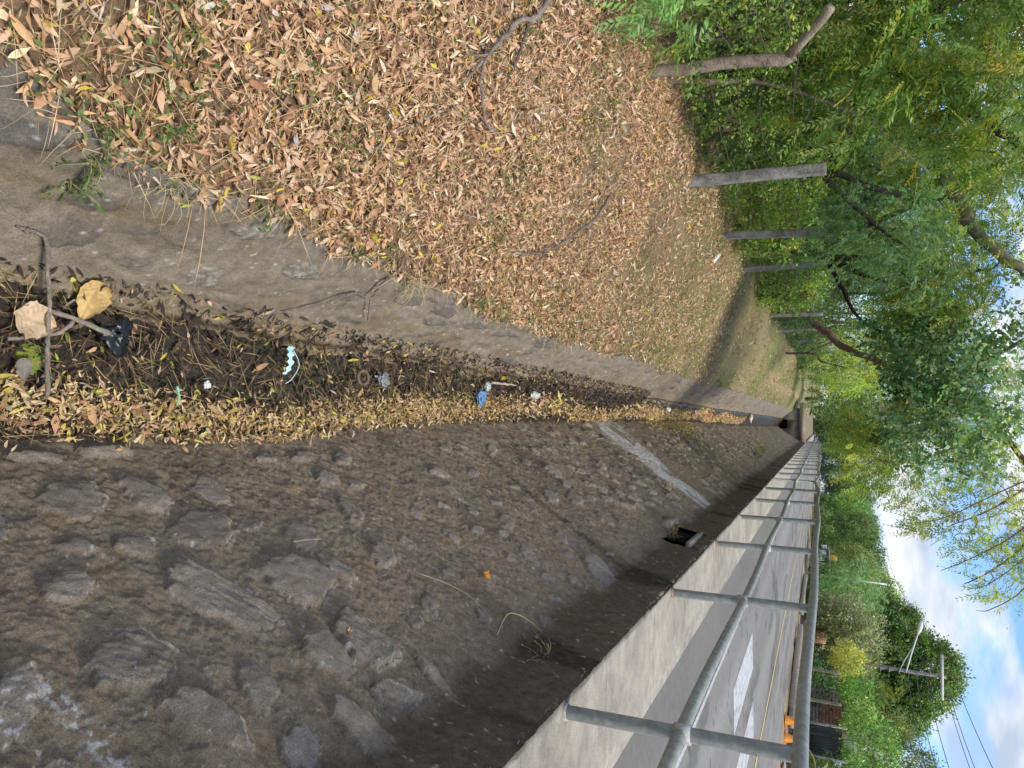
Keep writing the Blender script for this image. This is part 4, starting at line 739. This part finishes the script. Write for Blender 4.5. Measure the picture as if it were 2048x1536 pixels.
def bush(label, c, rad, n, style, pal, seed, per=6, spread=.2, size=1., group=None, bark=(.14, .11, .08), tw=.006, shell=.35):
    b = (c[0], c[1], -1.4 if c[0] < 1 else -1.05)
    return tree(label, b, [([(b[0], b[1], b[2] - .02), (c[0] + .05, c[1], (b[2] + c[2]) / 2), (c[0], c[1] + .05, c[2])], .03, .012), ([(b[0] + .03, b[1] + .1, b[2]), (c[0] - .1, c[1] + rad[1] * .5, c[2])], .02, .008)], [(c, rad, n)], style, pal, per, spread, seed, size, bark, group, 'shrub', 'shrub', tw=tw, sides=6, shell=shell)
FB = [(5.2, -3.55, 'small', VINE, 'yellow green vine shrub at the outer end of the wire fence'),
      (6.3, -3.55, 'small', VINE, 'dense vine shrub directly behind the forked log post'),
      (7.4, -3.50, 'small', VINE, 'vine shrub between forked log and nearest concrete post'),
      (8.6, -3.55, 'round', MID, 'dark round leaved shrub directly behind the nearest concrete post'),
      (9.8, -3.45, 'small', VINE, 'light green vine shrub between the first and second concrete posts'),
      (11.1, -3.50, 'small', VINE, 'vine shrub behind the second concrete post'),
      (12.5, -3.45, 'round', VINE, 'round leaved shrub between the second and third concrete posts'),
      (14.0, -3.50, 'small', VINE, 'vine shrub behind the third concrete post'),
      (15.6, -3.50, 'small', MID, 'mid green shrub between the third and fourth concrete posts'),
      (17.4, -3.35, 'round', VINE, 'leafy shrub half covering the fourth concrete post'),
      (19.4, -3.55, 'small', MID, 'shrub just beyond the fourth concrete post'),
      (21.6, -3.50, 'small', DARK, 'dark shrub before the reddish leaning trunk'),
      (24.2, -3.75, 'small', MID, 'shrub behind the reddish leaning trunk'),
      (27.5, -3.50, 'small', DARK, 'dark shrub at the bend of the dirt path'),
      (31.5, -3.80, 'small', MID, 'green shrub beside the mound on the far bank'),
      (37, -3.6, 'small', FARG, 'shrub under the far trees where the bank path begins'),
      (44, -3.9, 'small', FARG, 'shrub by the far end of the bank path')]
for i, (y, x, s, p, lb) in enumerate(FB):
    k = 1 + max(0, y - 12) / 18; rz = .78 if y < 24 else 1.0
    bush(lb, (x, y, -.68 + .05 * math.sin(i * 2.1)), (.50 * k ** .4, .80 * k ** .5, rz), int(95), s, p, 20 + i, per=5, spread=.17 * k ** .5, size=1.0 * k ** .7, group='shrubs grown along the wire fence')
tree('feathery dark green leucaena tree behind the nearest concrete post', (-3.9, 10.6, -1.4), [([(-3.8, 10.6, -1.42), (-3.55, 10.5, -.3), (-3.4, 10.4, .3), (-3.1, 10.6, 1.0)], .08, .03), ([(-3.5, 10.5, .0), (-2.9, 10.8, .6), (-2.4, 11.0, 1.2)], .04, .015)], [((-3.0, 10.6, .85), (1.0, 1.0, .75), 85), ((-2.3, 11, 1.2), (.7, .9, .6), 45), ((-2.6, 10.8, .2), (.5, .8, .35), 22)], 'fine', [(4, (.055, .115, .045)), (3, (.085, .155, .055)), (1, (.14, .20, .06))], 12, .24, 40, bark=DB)
tree('tree with black branching trunks fanning above the second and third concrete posts', (-3.9, 15.6, -1.4), [([(-3.9, 15.6, -1.42), (-3.6, 15.5, -.3), (-3.4, 15.4, .1), (-2.9, 15.3, 1.0), (-2.5, 15.1, 1.8)], .11, .04), ([(-3.4, 15.4, .1), (-3.3, 15.3, .8), (-2.9, 15.2, 1.6), (-2.9, 15.0, 2.8)], .07, .03), ([(-3.6, 15.5, -.2), (-3.9, 15.4, .6), (-4.3, 15.2, 1.8), (-4.4, 15, 3)], .08, .03), ([(-3.4, 15.4, .1), (-2.7, 15.3, .4), (-2.1, 15.2, .7), (-1.7, 15.1, 1.3)], .05, .02), ([(-3.9, 15.6, -1.3), (-4.5, 15.8, 0), (-5.0, 15.9, 1.2)], .08, .03)], [((-3.3, 13.6, 2.1), (1.6, 1.7, .9), 170), ((-4.9, 13.5, 2.2), (1.6, 2, 1.1), 130), ((-2.2, 14.6, 1.9), (1.0, 1.5, .8), 100), ((-4.6, 15.5, 3.2), (2, 2, .6), 40)], 'neem', NEEM, 7, .32, 41, size=1.15, bark=DB)
tree('tree with a thick pale limb and round blue green leaves drooping over the canal', (-6.4, 14.2, -1.4), [([(-6.4, 14.2, -1.42), (-6.2, 14.1, .4), (-5.4, 13.9, 1.5), (-4.2, 13.8, 2.0), (-3.4, 13.7, 2.3), (-2.8, 13.6, 2.75), (-2.3, 13.6, 3.2), (-1.3, 13.8, 3.75), (-.3, 13.9, 3.7)], .16, .045), ([(-1.9, 13.6, 3.45), (-1.4, 13.6, 2.9), (-1.0, 13.8, 2.25), (-.5, 13.8, 1.6)], .045, .014)], [((-1.05, 13.8, 1.85), (.72, .9, .72), 80), ((-.1, 13.9, 1.85), (.8, .9, .88), 84), ((-1.45, 13.8, 1.2), (.48, .6, .35), 22), ((-.8, 13.8, 2.95), (.95, 1.1, .55), 34), ((-2.4, 13.8, 3.35), (1.3, 1, .5), 16)], 'round', GLAUC, 5, .23, 42, size=1.6, bark=(.22, .18, .13), tw=.008)
def droop(mb, r):
    pass
tree('yellow green neem tree on a reddish trunk leaning far over the canal', (-3.5, 24, -1.4), [([(-3.5, 24, -1.42), (-3.4, 24, -.5), (-2.9, 23.8, .2), (-2.4, 23.6, .65), (-1.8, 22.4, 1.7), (-1.1, 20.4, 2.6), (-.2, 18, 3.3), (.9, 16, 3.7)], .14, .05), ([(-.2, 18, 3.3), (.3, 16.5, 2.6), (.6, 15.2, 1.6), (.6, 14.6, .9)], .035, .01), ([(.9, 16, 3.7), (1.8, 14.8, 3.3), (2.3, 14.2, 2.7), (2.6, 14, 2.2)], .03, .008), ([(.9, 16, 3.7), (1.4, 15, 2.8), (1.7, 14.3, 2.0)], .025, .007), ([(-1.8, 22.4, 1.7), (-2.6, 21, 2.6), (-3, 20, 3.6)], .06, .02)], [((.5, 16, 1.9), (1.05, 2.0, 1.3), 125), ((.45, 15, .75), (.85, 1.5, .45), 70), ((-.3, 17, 3.1), (1.3, 2, .8), 80), ((1.3, 15.2, 2.9), (.8, 1.2, .7), 34), ((2.2, 14.2, 2.7), (.6, .8, .55), 20), ((1.5, 14.4, 1.75), (.45, .6, .45), 14), ((-2.4, 20.8, 2.6), (1.2, 1.8, 1.3), 60)], 'neem', NEEM_Y, 7, .28, 43, size=1.15, bark=(.17, .10, .07), tw=.008)
tree('thin neem branches with sparse leaf tufts hanging into the sky above the canal', (1.0, 11.5, 3.5), [([(.4, 12.2, 3.2), (.9, 11.8, 2.9), (1.4, 11.5, 2.4), (1.75, 11.3, 1.85), (1.95, 11.3, 1.5)], .016, .004), ([(.9, 11.8, 2.9), (1.6, 11.6, 2.6), (2.1, 11.4, 2.05), (2.15, 11.4, 1.75)], .012, .003), ([(.4, 12.2, 3.2), (1.3, 12, 3.0), (2.1, 11.8, 2.6), (2.45, 11.6, 2.15), (2.5, 11.6, 1.95)], .014, .003), ([(.4, 12.2, 3.2), (.9, 12, 2.3), (1.25, 11.6, 1.6), (1.35, 11.5, 1.2)], .012, .003)], [((1.5, 11.5, 2.1), (.65, .6, .6), 26), ((2.1, 11.6, 2.3), (.5, .5, .45), 16), ((1.15, 11.7, 1.7), (.35, .4, .4), 10)], 'neem', NEEM_Y, 3, .14, 44, size=.8, bark=(.16, .10, .08), tw=.004)
LT = [('bright lime leaved young tree above the bend of the bank path', (-2.6, 27, -1.4), [((-1.9, 25, .7), (.9, 1.2, .6), 50)], 'long', LIME, 1.0, .05),
      ('broad green tree rising behind the reddish leaning trunk', (-5.0, 28, -1.4), [((-4.6, 27, 2.5), (2.0, 2.5, 2.6), 150), ((-2.8, 27, 3.5), (1.4, 2, 1.6), 60)], 'neem', MID, 2.0, .10),
      ('tall green tree whose crown closes the middle of the far bank', (-4.2, 36, -1.4), [((-3.4, 35, 3.4), (2.2, 3, 2.9), 150), ((-3.0, 34, .6), (1.2, 2, .7), 30)], 'neem', NEEM_Y, 2.4, .11),
      ('shady tree standing where the bank path bends towards the bridge', (-3.6, 47, -1.3), [((-2.6, 46, 3.6), (2.0, 3.5, 3.2), 140), ((-2.2, 45, .4), (1.3, 2, .6), 30)], 'neem', MID, 3.0, .12),
      ('dark tree overhanging the far end of the canal', (-2.2, 62, -1.2), [((-1.2, 60, 4.0), (3.0, 4, 3.4), 150), ((.6, 60, 1.5), (1.6, 3, 1.0), 40)], 'mass', MID, 1.0, .14),
      ('wide pale green tree seen through gaps behind the leucaena', (-7.5, 19, -1.3), [((-7.2, 19, 2.2), (2.8, 3, 2.2), 150)], 'neem', NEEM_Y, 1.9, .12),
      ('tree closing the view behind the black trunks', (-7.2, 27, -1.3), [((-7.0, 27, 2.6), (3.0, 3, 3.0), 140)], 'neem', MID, 2.4, .12),
      ('tree in the outer background behind the dense neem', (-9.5, 15, -1.3), [((-8.0, 13.5, 1.6), (2.6, 2, 2.2), 140)], 'neem', NEEM, 1.7, .11),
      ('far background tree left of the black trunks', (-13, 30, -1.3), [((-13, 30, 3), (4, 4, 4), 130)], 'mass', FARG, .9, .16),
      ('far background tree beyond the pale green one', (-15, 44, -1.3), [((-13, 44, 3.4), (5, 5, 4.6), 150)], 'mass', FARG, 1.1, .2),
      ('far tree behind the shady path tree', (-8, 58, -1.3), [((-7.5, 58, 4), (4.5, 4, 5), 150)], 'mass', MID, 1.1, .2)]
for i, (lb, b, el, s, p, sz, tr) in enumerate(LT):
    c = el[0][0]; tree(lb, b, [([b, (b[0] + .05, b[1], b[2] + 1.2), (b[0] * .6 + c[0] * .4, b[1], (b[2] + c[2]) / 2 + .3), tuple(c)], tr, tr * .35), ([(b[0], b[1], b[2] + .9), (b[0] - .5, b[1], b[2] + 2.2), (c[0] - .8, c[1], c[2] + .4)], tr * .6, tr * .25)], el, s, p, 5 if s == 'neem' else 8, .34 * (1 + sz * .25), 60 + i, sz, bark=(.10, .075, .06), tw=.012 * (1 + sz * .3), sides=6)
# understory thicket behind the fence, seen under the crowns
for i, (x, y) in enumerate([(-5.2, 6.6), (-5.4, 9.4), (-5.2, 12.5), (-5.4, 15.8), (-5.6, 19.5), (-6, 24), (-6.2, 30)]):
    bush(['low thicket beyond the outer end of the fence', 'thicket behind the first concrete post and its shrub', 'thicket behind the feathery leucaena', 'thicket under the black branching trunks', 'thicket beyond the fourth concrete post', 'thicket behind the reddish trunk', 'thicket far behind the bank mound'][i], (x, y, .1), (1.4, 1.9, 1.6), 130, 'small', DARK if i % 2 else MID, 90 + i, per=8, spread=.4, size=2.0 + i * .2, group='thickets behind the fence')

# ---------------------------------------------------------------- across the road
RT = [('large round dark mango tree towering behind the utility pole', (21.5, 74, -1), [((21.5, 72, 8.2), (3.4, 3, 3.0), 520), ((18.4, 72, 5.6), (3.0, 3, 2.8), 520), ((24.6, 72, 5.6), (2.7, 3, 3.4), 520), ((21.2, 71, 4.2), (4.2, 3, 3.2), 600), ((17.0, 71, 2.2), (2.6, 3, 2.6), 520), ((25, 72, 1.8), (2.4, 3, 2.4), 505)], 'mass', [(4, (.085, .14, .04)), (3, (.13, .20, .05)), (2, (.05, .09, .03))], 1.0, .35),
      ('sparse grey green tree at the lower right behind the hedge', (20.5, 47, -1), [((19.6, 46, 2.4), (3.8, 3, 3.7), 620)], 'mass', [(3, (.13, .17, .07)), (3, (.09, .13, .05)), (1, (.2, .18, .11))], .6, .18),
      ('lime green tree behind the feathery one across the road', (21, 95, -1), [((19.3, 93, 5.5), (2.6, 3, 3.0), 110)], 'mass', LIME, 1.0, .2),
      ('dark tree between the lime green tree and the mango', (20, 84, -1), [((17.6, 82, 3.5), (3, 3, 3.6), 130)], 'mass', MID, 1.0, .25),
      ('grey green bushy tree with pale leaf tips beside the bamboo gate', (12.6, 44.5, -1), [((12.0, 45, 1.15), (1.5, 2.8, 1.55), 200)], 'round', GREYG, 2.2, .09),
      ('feathery light green tree beside the slim white pole', (12.6, 56, -1), [((11.9, 56, 1.7), (1.5, 3.6, 2.0), 170)], 'fine', [(3, (.11, .20, .085)), (2, (.15, .25, .10))], 3.2, .10),
      ('olive green tree over the roadside stall', (13, 68, -1), [((12.2, 68, 2.3), (1.8, 4, 2.3), 190)], 'mass', [(3, (.12, .15, .05)), (3, (.16, .20, .07)), (1, (.07, .1, .03))], .7, .14),
      ('mid green tree beyond the stall by the road', (14, 80, -1), [((13.0, 80, 3.0), (2.2, 5, 2.8), 190)], 'mass', MID, .8, .16),
      ('tree with a rusty brown patch beside the far road', (14, 97, -1), [((13.0, 97, 3.4), (2.4, 6, 3.0), 180), ((12.2, 94, 2.6), (.5, 1, .9), 4)], 'mass', FARG, 1.0, .16),
      ('bright green roadside tree beyond the rusty one', (14, 118, -1), [((13.2, 118, 3.6), (2.6, 8, 3.4), 180)], 'mass', [(3, (.10, .19, .05)), (2, (.14, .24, .06))], 1.2, .2),
      ('dark bluish tree where the road disappears', (15, 145, -1), [((13.5, 145, 4.2), (3.4, 9, 4.4), 200)], 'mass', [(1, (.05, .085, .055)), (1, (.06, .10, .06))], 1.5, .25),
      ('hazy far tree crown behind the roadside row', (19, 150, -1), [((19, 150, 5), (5, 9, 5), 170)], 'mass', FARG, 1.6, .3),
      ('distant dark tree closing the road', (10, 190, -1), [((9, 190, 3.6), (7, 8, 4), 190)], 'mass', [(1, (.045, .08, .05))], 1.8, .3),
      ('distant tree on the canal side of the vanishing road', (-3, 130, -1), [((0, 125, 3.6), (4.5, 8, 4.6), 190)], 'mass', FARG, 1.6, .3)]
for i, (lb, b, el, s, p, sz, tr) in enumerate(RT):
    c = el[0][0]; tree(lb, b, [([b, (b[0], b[1], b[2] + 1.4), (c[0], c[1], c[2])], tr, tr * .4), ([(b[0], b[1], b[2] + 1), (c[0] + .8, c[1] - .5, c[2] + .3)], tr * .6, tr * .3)], [(c_, r_2, n_ if n_ > 500 else int(n_ * 1.5)) for c_, r_2, n_ in el], s, p, 9, .62 * max(sz, .6), 120 + i, sz, bark=(.12, .10, .08), tw=.02, sides=6, shell=.6)
RB = [('broad leaved bright green hedge crown over the black gate', (11.2, 28.5, 1.55), (.95, 2.8, .85), 150, 'broad', [(3, (.10, .20, .04)), (3, (.15, .27, .06)), (1, (.05, .11, .025)), (1, (.22, .34, .13))], 1.0),
      ('broad leaved green vine hanging over the brick yard wall', (11.4, 33.2, 1.45), (.8, 1.8, .65), 90, 'broad', [(3, (.08, .17, .03)), (3, (.13, .24, .05)), (1, (.04, .09, .02))], 1.0),
      ('yellow leaved croton bush beside the wooden yard post', (11.4, 38.6, 1.25), (.6, 1.5, .65), 80, 'round', [(3, (.45, .42, .08)), (2, (.30, .34, .08)), (2, (.15, .20, .05))], 1.6),
      ('dark shrub in the yard between the two wooden posts', (12.6, 35, -.2), (.6, 3.2, .8), 80, 'round', DARK, 2.2),
      ('dark green shrub left of the black gate post', (12.2, 25.5, .3), (.6, 2.0, 1.0), 90, 'long', MID, 1.6),
      ('shrub behind the bamboo gate', (13.6, 43, -.1), (.8, 3.4, .9), 80, 'round', DARK, 2.4),
      ('shrub under the feathery light green tree', (12.8, 55, -.3), (.6, 4, .7), 80, 'round', MID, 2.6),
      ('shrub in the dark beneath the olive tree', (14.6, 68, -.1), (.9, 5, .9), 90, 'round', DARK, 3.2),
      ('low hedge beside the far road bend', (12.6, 88, .2), (.9, 9, 1.2), 130, 'round', MID, 3.6),
      ('low bushes near the vanishing point of the road', (12.4, 118, .3), (.9, 14, 1.3), 130, 'round', FARG, 4.4),
      ('dense bush behind the brick wall and hedge', (14.8, 33, .9), (1.2, 6, 1.5), 170, 'round', MID, 2.6)]
for i, (lb, c, rad, n, s, p, sz) in enumerate(RB): bush(lb, c, rad, n, s, p, 160 + i, per=5, spread=.28, size=sz, tw=.01)
def palm(label, base, h, n, L, pal, seed, lw=.05):
    r = np.random.default_rng(seed); e = empty('palm', base, label, 'palm'); mb = MB(); b = np.array(base)
    mb.tube([b, b + [0.05, 0, h * .5], b + [0, 0, h]], [.10, .09, .08], 8, (.22, .18, .13), rough=.05); mb.build('trunk', M_bark, e)
    for k in range(n):
        a = k * 2.4 + r.uniform(-.3, .3); el = r.uniform(.2, 1.2); d = np.array([math.cos(a) * math.cos(el), math.sin(a) * math.cos(el), math.sin(el)]); P = [b + [0, 0, h]]
        for i in range(8): P.append(P[-1] + d * L / 8); d = norm(d + np.array([0, 0, -.16]))
        P = np.array(P); mb = MB(); mb.tube(P, np.linspace(.018, .006, 9), 5, (.25, .28, .1)); m = 34; ti = np.linspace(1.2, 7.9, m); i0 = ti.astype(int); fr = (ti - i0)[:, None]; Q = P[i0] * (1 - fr) + P[np.minimum(i0 + 1, 8)] * fr; T = norm(P[np.minimum(i0 + 1, 8)] - P[i0]); S = norm(np.cross(T, [0, 0, 1.]))
        for s in (-1, 1): leaves(mb, Q, norm(T * .6 + S * s - np.array([0, 0, .35])), norm(np.cross(T, S) + r.normal(0, .2, (m, 3))), L * .26 * np.sin(np.linspace(.5, 2.8, m)), lw, pick(pal, m, .15, r), 2, -.4, .3)
        mb.build('frond', M_leaf, e)
    return e
palm('young palm with arching fronds beside the utility pole', (14.6, 46, -1), 3.2, 9, 2.0, [(3, (.14, .20, .05)), (1, (.25, .28, .09))], 1, .07)
palm('small yellowing palm by the gate of the yard', (11.0, 24.6, -1), .75, 9, .8, [(2, (.36, .34, .10)), (2, (.20, .26, .08))], 2)

# poles and wires
def upole(label, x, y, ztop, lamp=False, arm=True, r0=.15, r1=.085, col=(.30, .28, .25), lean_=.15):
    e = empty('utility_pole', (x, y, -1.1), label, 'utility pole'); mb = MB(); zs = np.linspace(-1.1, ztop, 10)
    mb.tube([(x + lean_ * (z + 1.1) / (ztop + 1.1), y, z) for z in zs], np.linspace(r0, r1, 10), 12, col); mb.build('pole', M_conc, e)
    x = x + lean_
    if arm:
        mb = MB(); mb.box((x - 1.25, y - .16, ztop - .28), (x + 1.25, y - .04, ztop - .14), (.62, .62, .60)); mb.build('crossarm', M_conc, e)
        for dx in (-1.15, -.55, .55, 1.15):
            mb = MB(); mb.tube([(x + dx, y - .1, ztop - .14), (x + dx, y - .1, ztop - .07), (x + dx, y - .1, ztop - .02), (x + dx, y - .1, ztop + .06)], [.03, .05, .035, .02], 8, (.30, .18, .12)); mb.build('insulator', M_plastic, e)
    if lamp:
        z = ztop - 2.0; mb = MB(); mb.tube(smooth_path([(x, y - .1, z), (x - 1.1, y - .1, z + .28), (x - 2.3, y - .1, z + .62)]), .045, 8, (.6, .6, .6)); mb.tube([(x, y - .1, z - .35), (x - .7, y - .1, z - .05), (x - 1.5, y - .1, z + .38)], .025, 6, (.6, .6, .6)); mb.build('lamp_arm', M_metal, e)
        mb = MB(); mb.tube([(x - 2.25, y - .1, z + .60), (x - 2.45, y - .1, z + .67), (x - 2.75, y - .1, z + .76), (x - 3.0, y - .1, z + .80)], [.05, .12, .13, .05], 10, (.75, .75, .74)); mb.build('lamp_head', M_metal, e)
        for q in (.4, .9, 1.35): mb = MB(); mb.tube([(x - .01, y, z - q), (x - .01, y, z - q + .08)], .17, 12, (.16, .15, .14)); mb.build('clamp', M_metal, e)
    return e
upole('grey utility pole with white crossarm and street lamp arm, before the mango tree', 13.9, 47, 6.45, True)
upole('distant utility pole whose white crossarm stands above the olive tree', 13.8, 84, 6.25, r0=.15, r1=.10, col=(.55, .53, .50))
upole('farthest utility pole in the haze over the roadside trees', 13.8, 128, 6.9, r0=.15, r1=.1, col=(.5, .5, .5))
upole('utility pole standing nearest, carrying the wires out of the picture', 14.2, 8, 7.0, r0=.17, r1=.11)
e = empty('lamp_post', (10.9, 57, -1.05), 'slim white metal pole rising out of the feathery green tree', 'pole'); MB().tube([(10.9, 57, -1.05), (11.0, 57, 1), (11.15, 57, 4.35)], [.075, .07, .06], 10, (.68, .70, .70)).build('pole', M_metal, e); MB().tube([(11.15, 57, 4.3), (11.16, 57, 4.42)], .08, 10, (.5, .5, .5)).build('cap', M_metal, e)
def wire(a, b, sag, label, r=.016):
    t = np.linspace(0, 1, 30)[:, None]; P = np.array(a) + (np.array(b) - np.array(a)) * t - np.array([0, 0, 1.]) * sag * 4 * t * (1 - t); mb = MB(); mb.tube(P, r, 4, (.06, .06, .065), cap=False); tag(mb.build('power_line', M_metal), label, 'power line', 'power lines on the utility poles')
for k, dx in enumerate((-1.15, .55, 1.15)):
    nm = ('road side', 'middle', 'yard side')[k]
    wire((14.35 + dx, 7.9, 7.07), (14.05 + dx, 46.9, 6.52), .75, f'{nm} wire of the upper three between the nearest pole and the lamp pole')
    wire((14.05 + dx, 46.9, 6.52), (13.95 + dx, 83.9, 6.32), .7, f'{nm} wire of the upper three from the lamp pole to the distant crossarm pole')
for k, z in enumerate((4.55, 4.95, 5.45)):
    wire((14.30, 7.9, z + .3), (14.03, 46.9, z), .8, f'{("lowest", "second lowest", "third lowest")[k]} wire between the nearest pole and the lamp pole')
wire((14.0, 46.9, 4.7), (13.95, 83.9, 4.6), .7, 'single low wire from the lamp pole to the distant pole')

# roadside things
def cone(x, y, label):
    e = empty('traffic_cone', (x, y, -1.09), label, 'traffic cone', 'orange traffic cones beside the road'); mb = MB(); z = -1.09
    mb.box((x - .19, y - .19, z), (x + .19, y + .19, z + .04), (.75, .27, .03)); mb.build('foot', M_plastic, e)
    mb = MB(); zs = [.04, .06, .3, .58, .70, .72]; rs = [.15, .14, .10, .045, .028, .02]; mb.tube([(x, y, z + q) for q in zs], rs, 18, (.85, .33, .04)); mb.build('body', M_plastic, e, True)
cone(9.58, 25.0, 'orange traffic cone nearer to the lamp pole of the pair at the road edge'); cone(9.98, 24.6, 'orange traffic cone nearer to the first railing post of the pair at the road edge')
rg = np.random.default_rng(8)
def slab(name, label, cat, lo, hi, c, m, rz=0, jit=.01): mb = MB(); mb.box(lo, hi, c, rz=rz, jit=jit); return tag(mb.build(name, m), label, cat)
slab('concrete_beam', 'long pale concrete beam lying along the far road edge beyond the cones', 'concrete beam', (9.75, 27.5, -1.06), (10.05, 37, -.80), (.52, .44, .34), M_conc, rz=.045)
slab('concrete_beam', 'second concrete beam behind the cones, shorter and darker', 'concrete beam', (10.1, 26.2, -1.05), (10.35, 31, -.85), (.38, .31, .24), M_conc, rz=-.03)
slab('concrete_beam', 'thin pale beam at the road edge before the feathery tree', 'concrete beam', (9.7, 40, -1.06), (9.95, 51, -.85), (.46, .40, .32), M_conc, rz=-.02)
slab('concrete_beam', 'far thin beam at the road edge beside the stall', 'concrete beam', (9.8, 55, -1.06), (10.1, 66, -.84), (.48, .42, .33), M_conc, rz=.01)
# low block wall edging the yards
e = empty('garden_wall', (10.9, 35, -1.1), 'low brown block wall edging the yards behind the concrete beams', 'wall'); mb = MB()
for r0 in range(2):
    for k in range(46):
        y0 = 22 + k * .45 + r0 * .2; mb.box((10.75, y0, -1.12 + r0 * .17), (10.93, y0 + .43, -.96 + r0 * .17), np.array((.25, .18, .13)) * rg.uniform(.75, 1.2), jit=.006)
mb.build('blocks', M_brick, e)
bush('strip of bright green ground plants on the low block wall', (11.15, 30, -.78), (.2, 7, .10), 110, 'small', [(1, (.12, .24, .05)), (1, (.18, .3, .08))], 201, per=5, spread=.12, size=1.2)
for k in range(14):
    x, y, s = rg.uniform(9.6, 10.8), rg.uniform(18.5, 23), rg.uniform(.09, .2)
    if k > 8: continue
    crumple('rubble_stone', (x, y, -1.04 + s * .3), (s, s * 1.2, s * .9), np.array((.34, .29, .24)) * rg.uniform(.7, 1.25), 'rough grey brown stone in the rubble pile beyond the road', 'stone', M_brick, seed=30 + k, nn=7, amp=.5)['group'] = 'rubble stones beyond the road'
# yard wall, gate, posts
e = empty('brick_wall', (12.0, 33, -1), 'red brick and grey block yard wall under the broad leaved vine', 'wall'); mb = MB()
for r0 in range(15):
    for k in range(13):
        y0 = 31 + k * .36 + (r0 % 2) * .18; c = np.array((.30, .13, .09) if (r0 > 6 and k < 9) else (.24, .21, .18)) * rg.uniform(.7, 1.2); mb.box((12.0, y0, -1.02 + r0 * .13), (12.16, y0 + .345, -.905 + r0 * .13), c, jit=.004)
mb.build('bricks', M_brick, e); MB().box((12.03, 31, -1.02), (12.13, 35.7, .92), (.22, .2, .17)).build('mortar', M_brick, e)
e = empty('yard_gate', (11.6, 29, -1), 'black sheet metal yard gate between two thin pale posts', 'gate')
mb = MB(); mb.box((11.62, 27.6, -.95), (11.66, 30.4, .72), (.018, .02, .022)); mb.build('panel', M_metal, e)
for k in range(12): mb = MB(); mb.tube([(11.60, 27.7 + k * .235, -.93), (11.60, 27.7 + k * .235, .70)], .012, 5, (.05, .05, .055)); mb.build('bar', M_metal, e)
for y in (27.5, 30.5): mb = MB(); mb.tube([(11.6, y, -1.05), (11.6, y, .95)], .045, 8, (.42, .44, .42)); mb.build('post', M_metal, e)
e = empty('sign_board', (11.55, 28.6, .8), 'blank white sign board above the black gate', 'sign'); MB().box((11.53, 28.1, .75), (11.57, 29.6, 1.15), (.72, .73, .72)).build('board', M_metal, e); MB().box((11.50, 28.05, .72), (11.56, 28.10, 1.18), (.1, .1, .1)).build('frame', M_metal, e)
for (x, y, h, lb) in [(11.0, 35.2, 1.85, 'straight pale wooden post in the yard nearer to the utility pole'), (11.0, 31.3, 1.8, 'slightly curved wooden post before the brick wall')]:
    mb = MB(); Q = smooth_path([(x, y, -1.08), (x + .03, y + .05, -.3), (x + .02, y, h - 1.08)]); mb.tube(Q, np.linspace(.075, .055, len(Q)), 9, (.33, .27, .20), rough=.07); tag(mb.build('wooden_post', M_bark, smooth=True), lb, 'post')
mb = MB(); mb.tube(smooth_path([(11.05, 28.8, -.72), (11.08, 31, -.66), (11.05, 34.8, -.70)]), .06, 8, (.26, .20, .15), rough=.06); tag(mb.build('fallen_log', M_bark, smooth=True), 'horizontal log resting between the wooden yard posts', 'log')
e = empty('bamboo_gate', (11.6, 43.5, -1), 'orange brown bamboo slat gate beside the grey green tree', 'gate')
mb = MB()
for k in range(18): mb.tube([(11.6 + rg.normal(0, .01), 41.7 + k * .18, -.75), (11.6, 41.7 + k * .18 + rg.normal(0, .02), .22 + rg.uniform(-.05, .05))], .045, 6, np.array((.50, .30, .16)) * rg.uniform(.75, 1.15))
mb.build('slats', M_wood, e)
for z in (-.5, .0): MB().box((11.66, 41.6, z), (11.70, 44.9, z + .08), (.3, .17, .09)).build('rail', M_wood, e)
e = empty('slat_fence', (12.2, 52, -1), 'dark weathered wooden slat fence running towards the stall', 'fence'); mb = MB()
for k in range(70): mb.box((12.2, 46.5 + k * .2, -1.05), (12.24, 46.64 + k * .2, .05 + rg.uniform(-.1, .12)), np.array((.14, .10, .075)) * rg.uniform(.6, 1.5))
mb.build('slats', M_wood, e); MB().box((12.245, 46.5, -.4), (12.29, 60.5, -.32), (.12, .09, .07)).build('rail', M_wood, e)
e = empty('roadside_stall', (11.4, 65, -1), 'dark roadside stall with white sheets under its roof and a yellow banner', 'stall')
mb = MB(); mb.box((12.6, 62, -1), (12.7, 69, .55), (.03, .03, .03)); mb.build('back_wall', M_wood, e)
for y in (62.2, 65.5, 68.8): MB().tube([(11.0, y, -1.05), (11.0, y, .55)], .05, 6, (.4, .4, .4)).build('post', M_metal, e)
MB().box((10.7, 61.9, .55), (12.8, 69.2, .64), (.40, .40, .38)).build('roof', M_metal, e)
MB().box((10.95, 66, -.15), (10.99, 68.4, .40), (.72, .73, .74)).build('white_sheet', M_paint, e)
MB().box((10.95, 69.5, .0), (10.99, 71.5, .45), (.72, .73, .74)).build('white_sheet', M_paint, e)
MB().box((10.7, 62.6, .66), (10.74, 64.6, 1.15), (.85, .42, .03)).build('banner', M_paint, e)
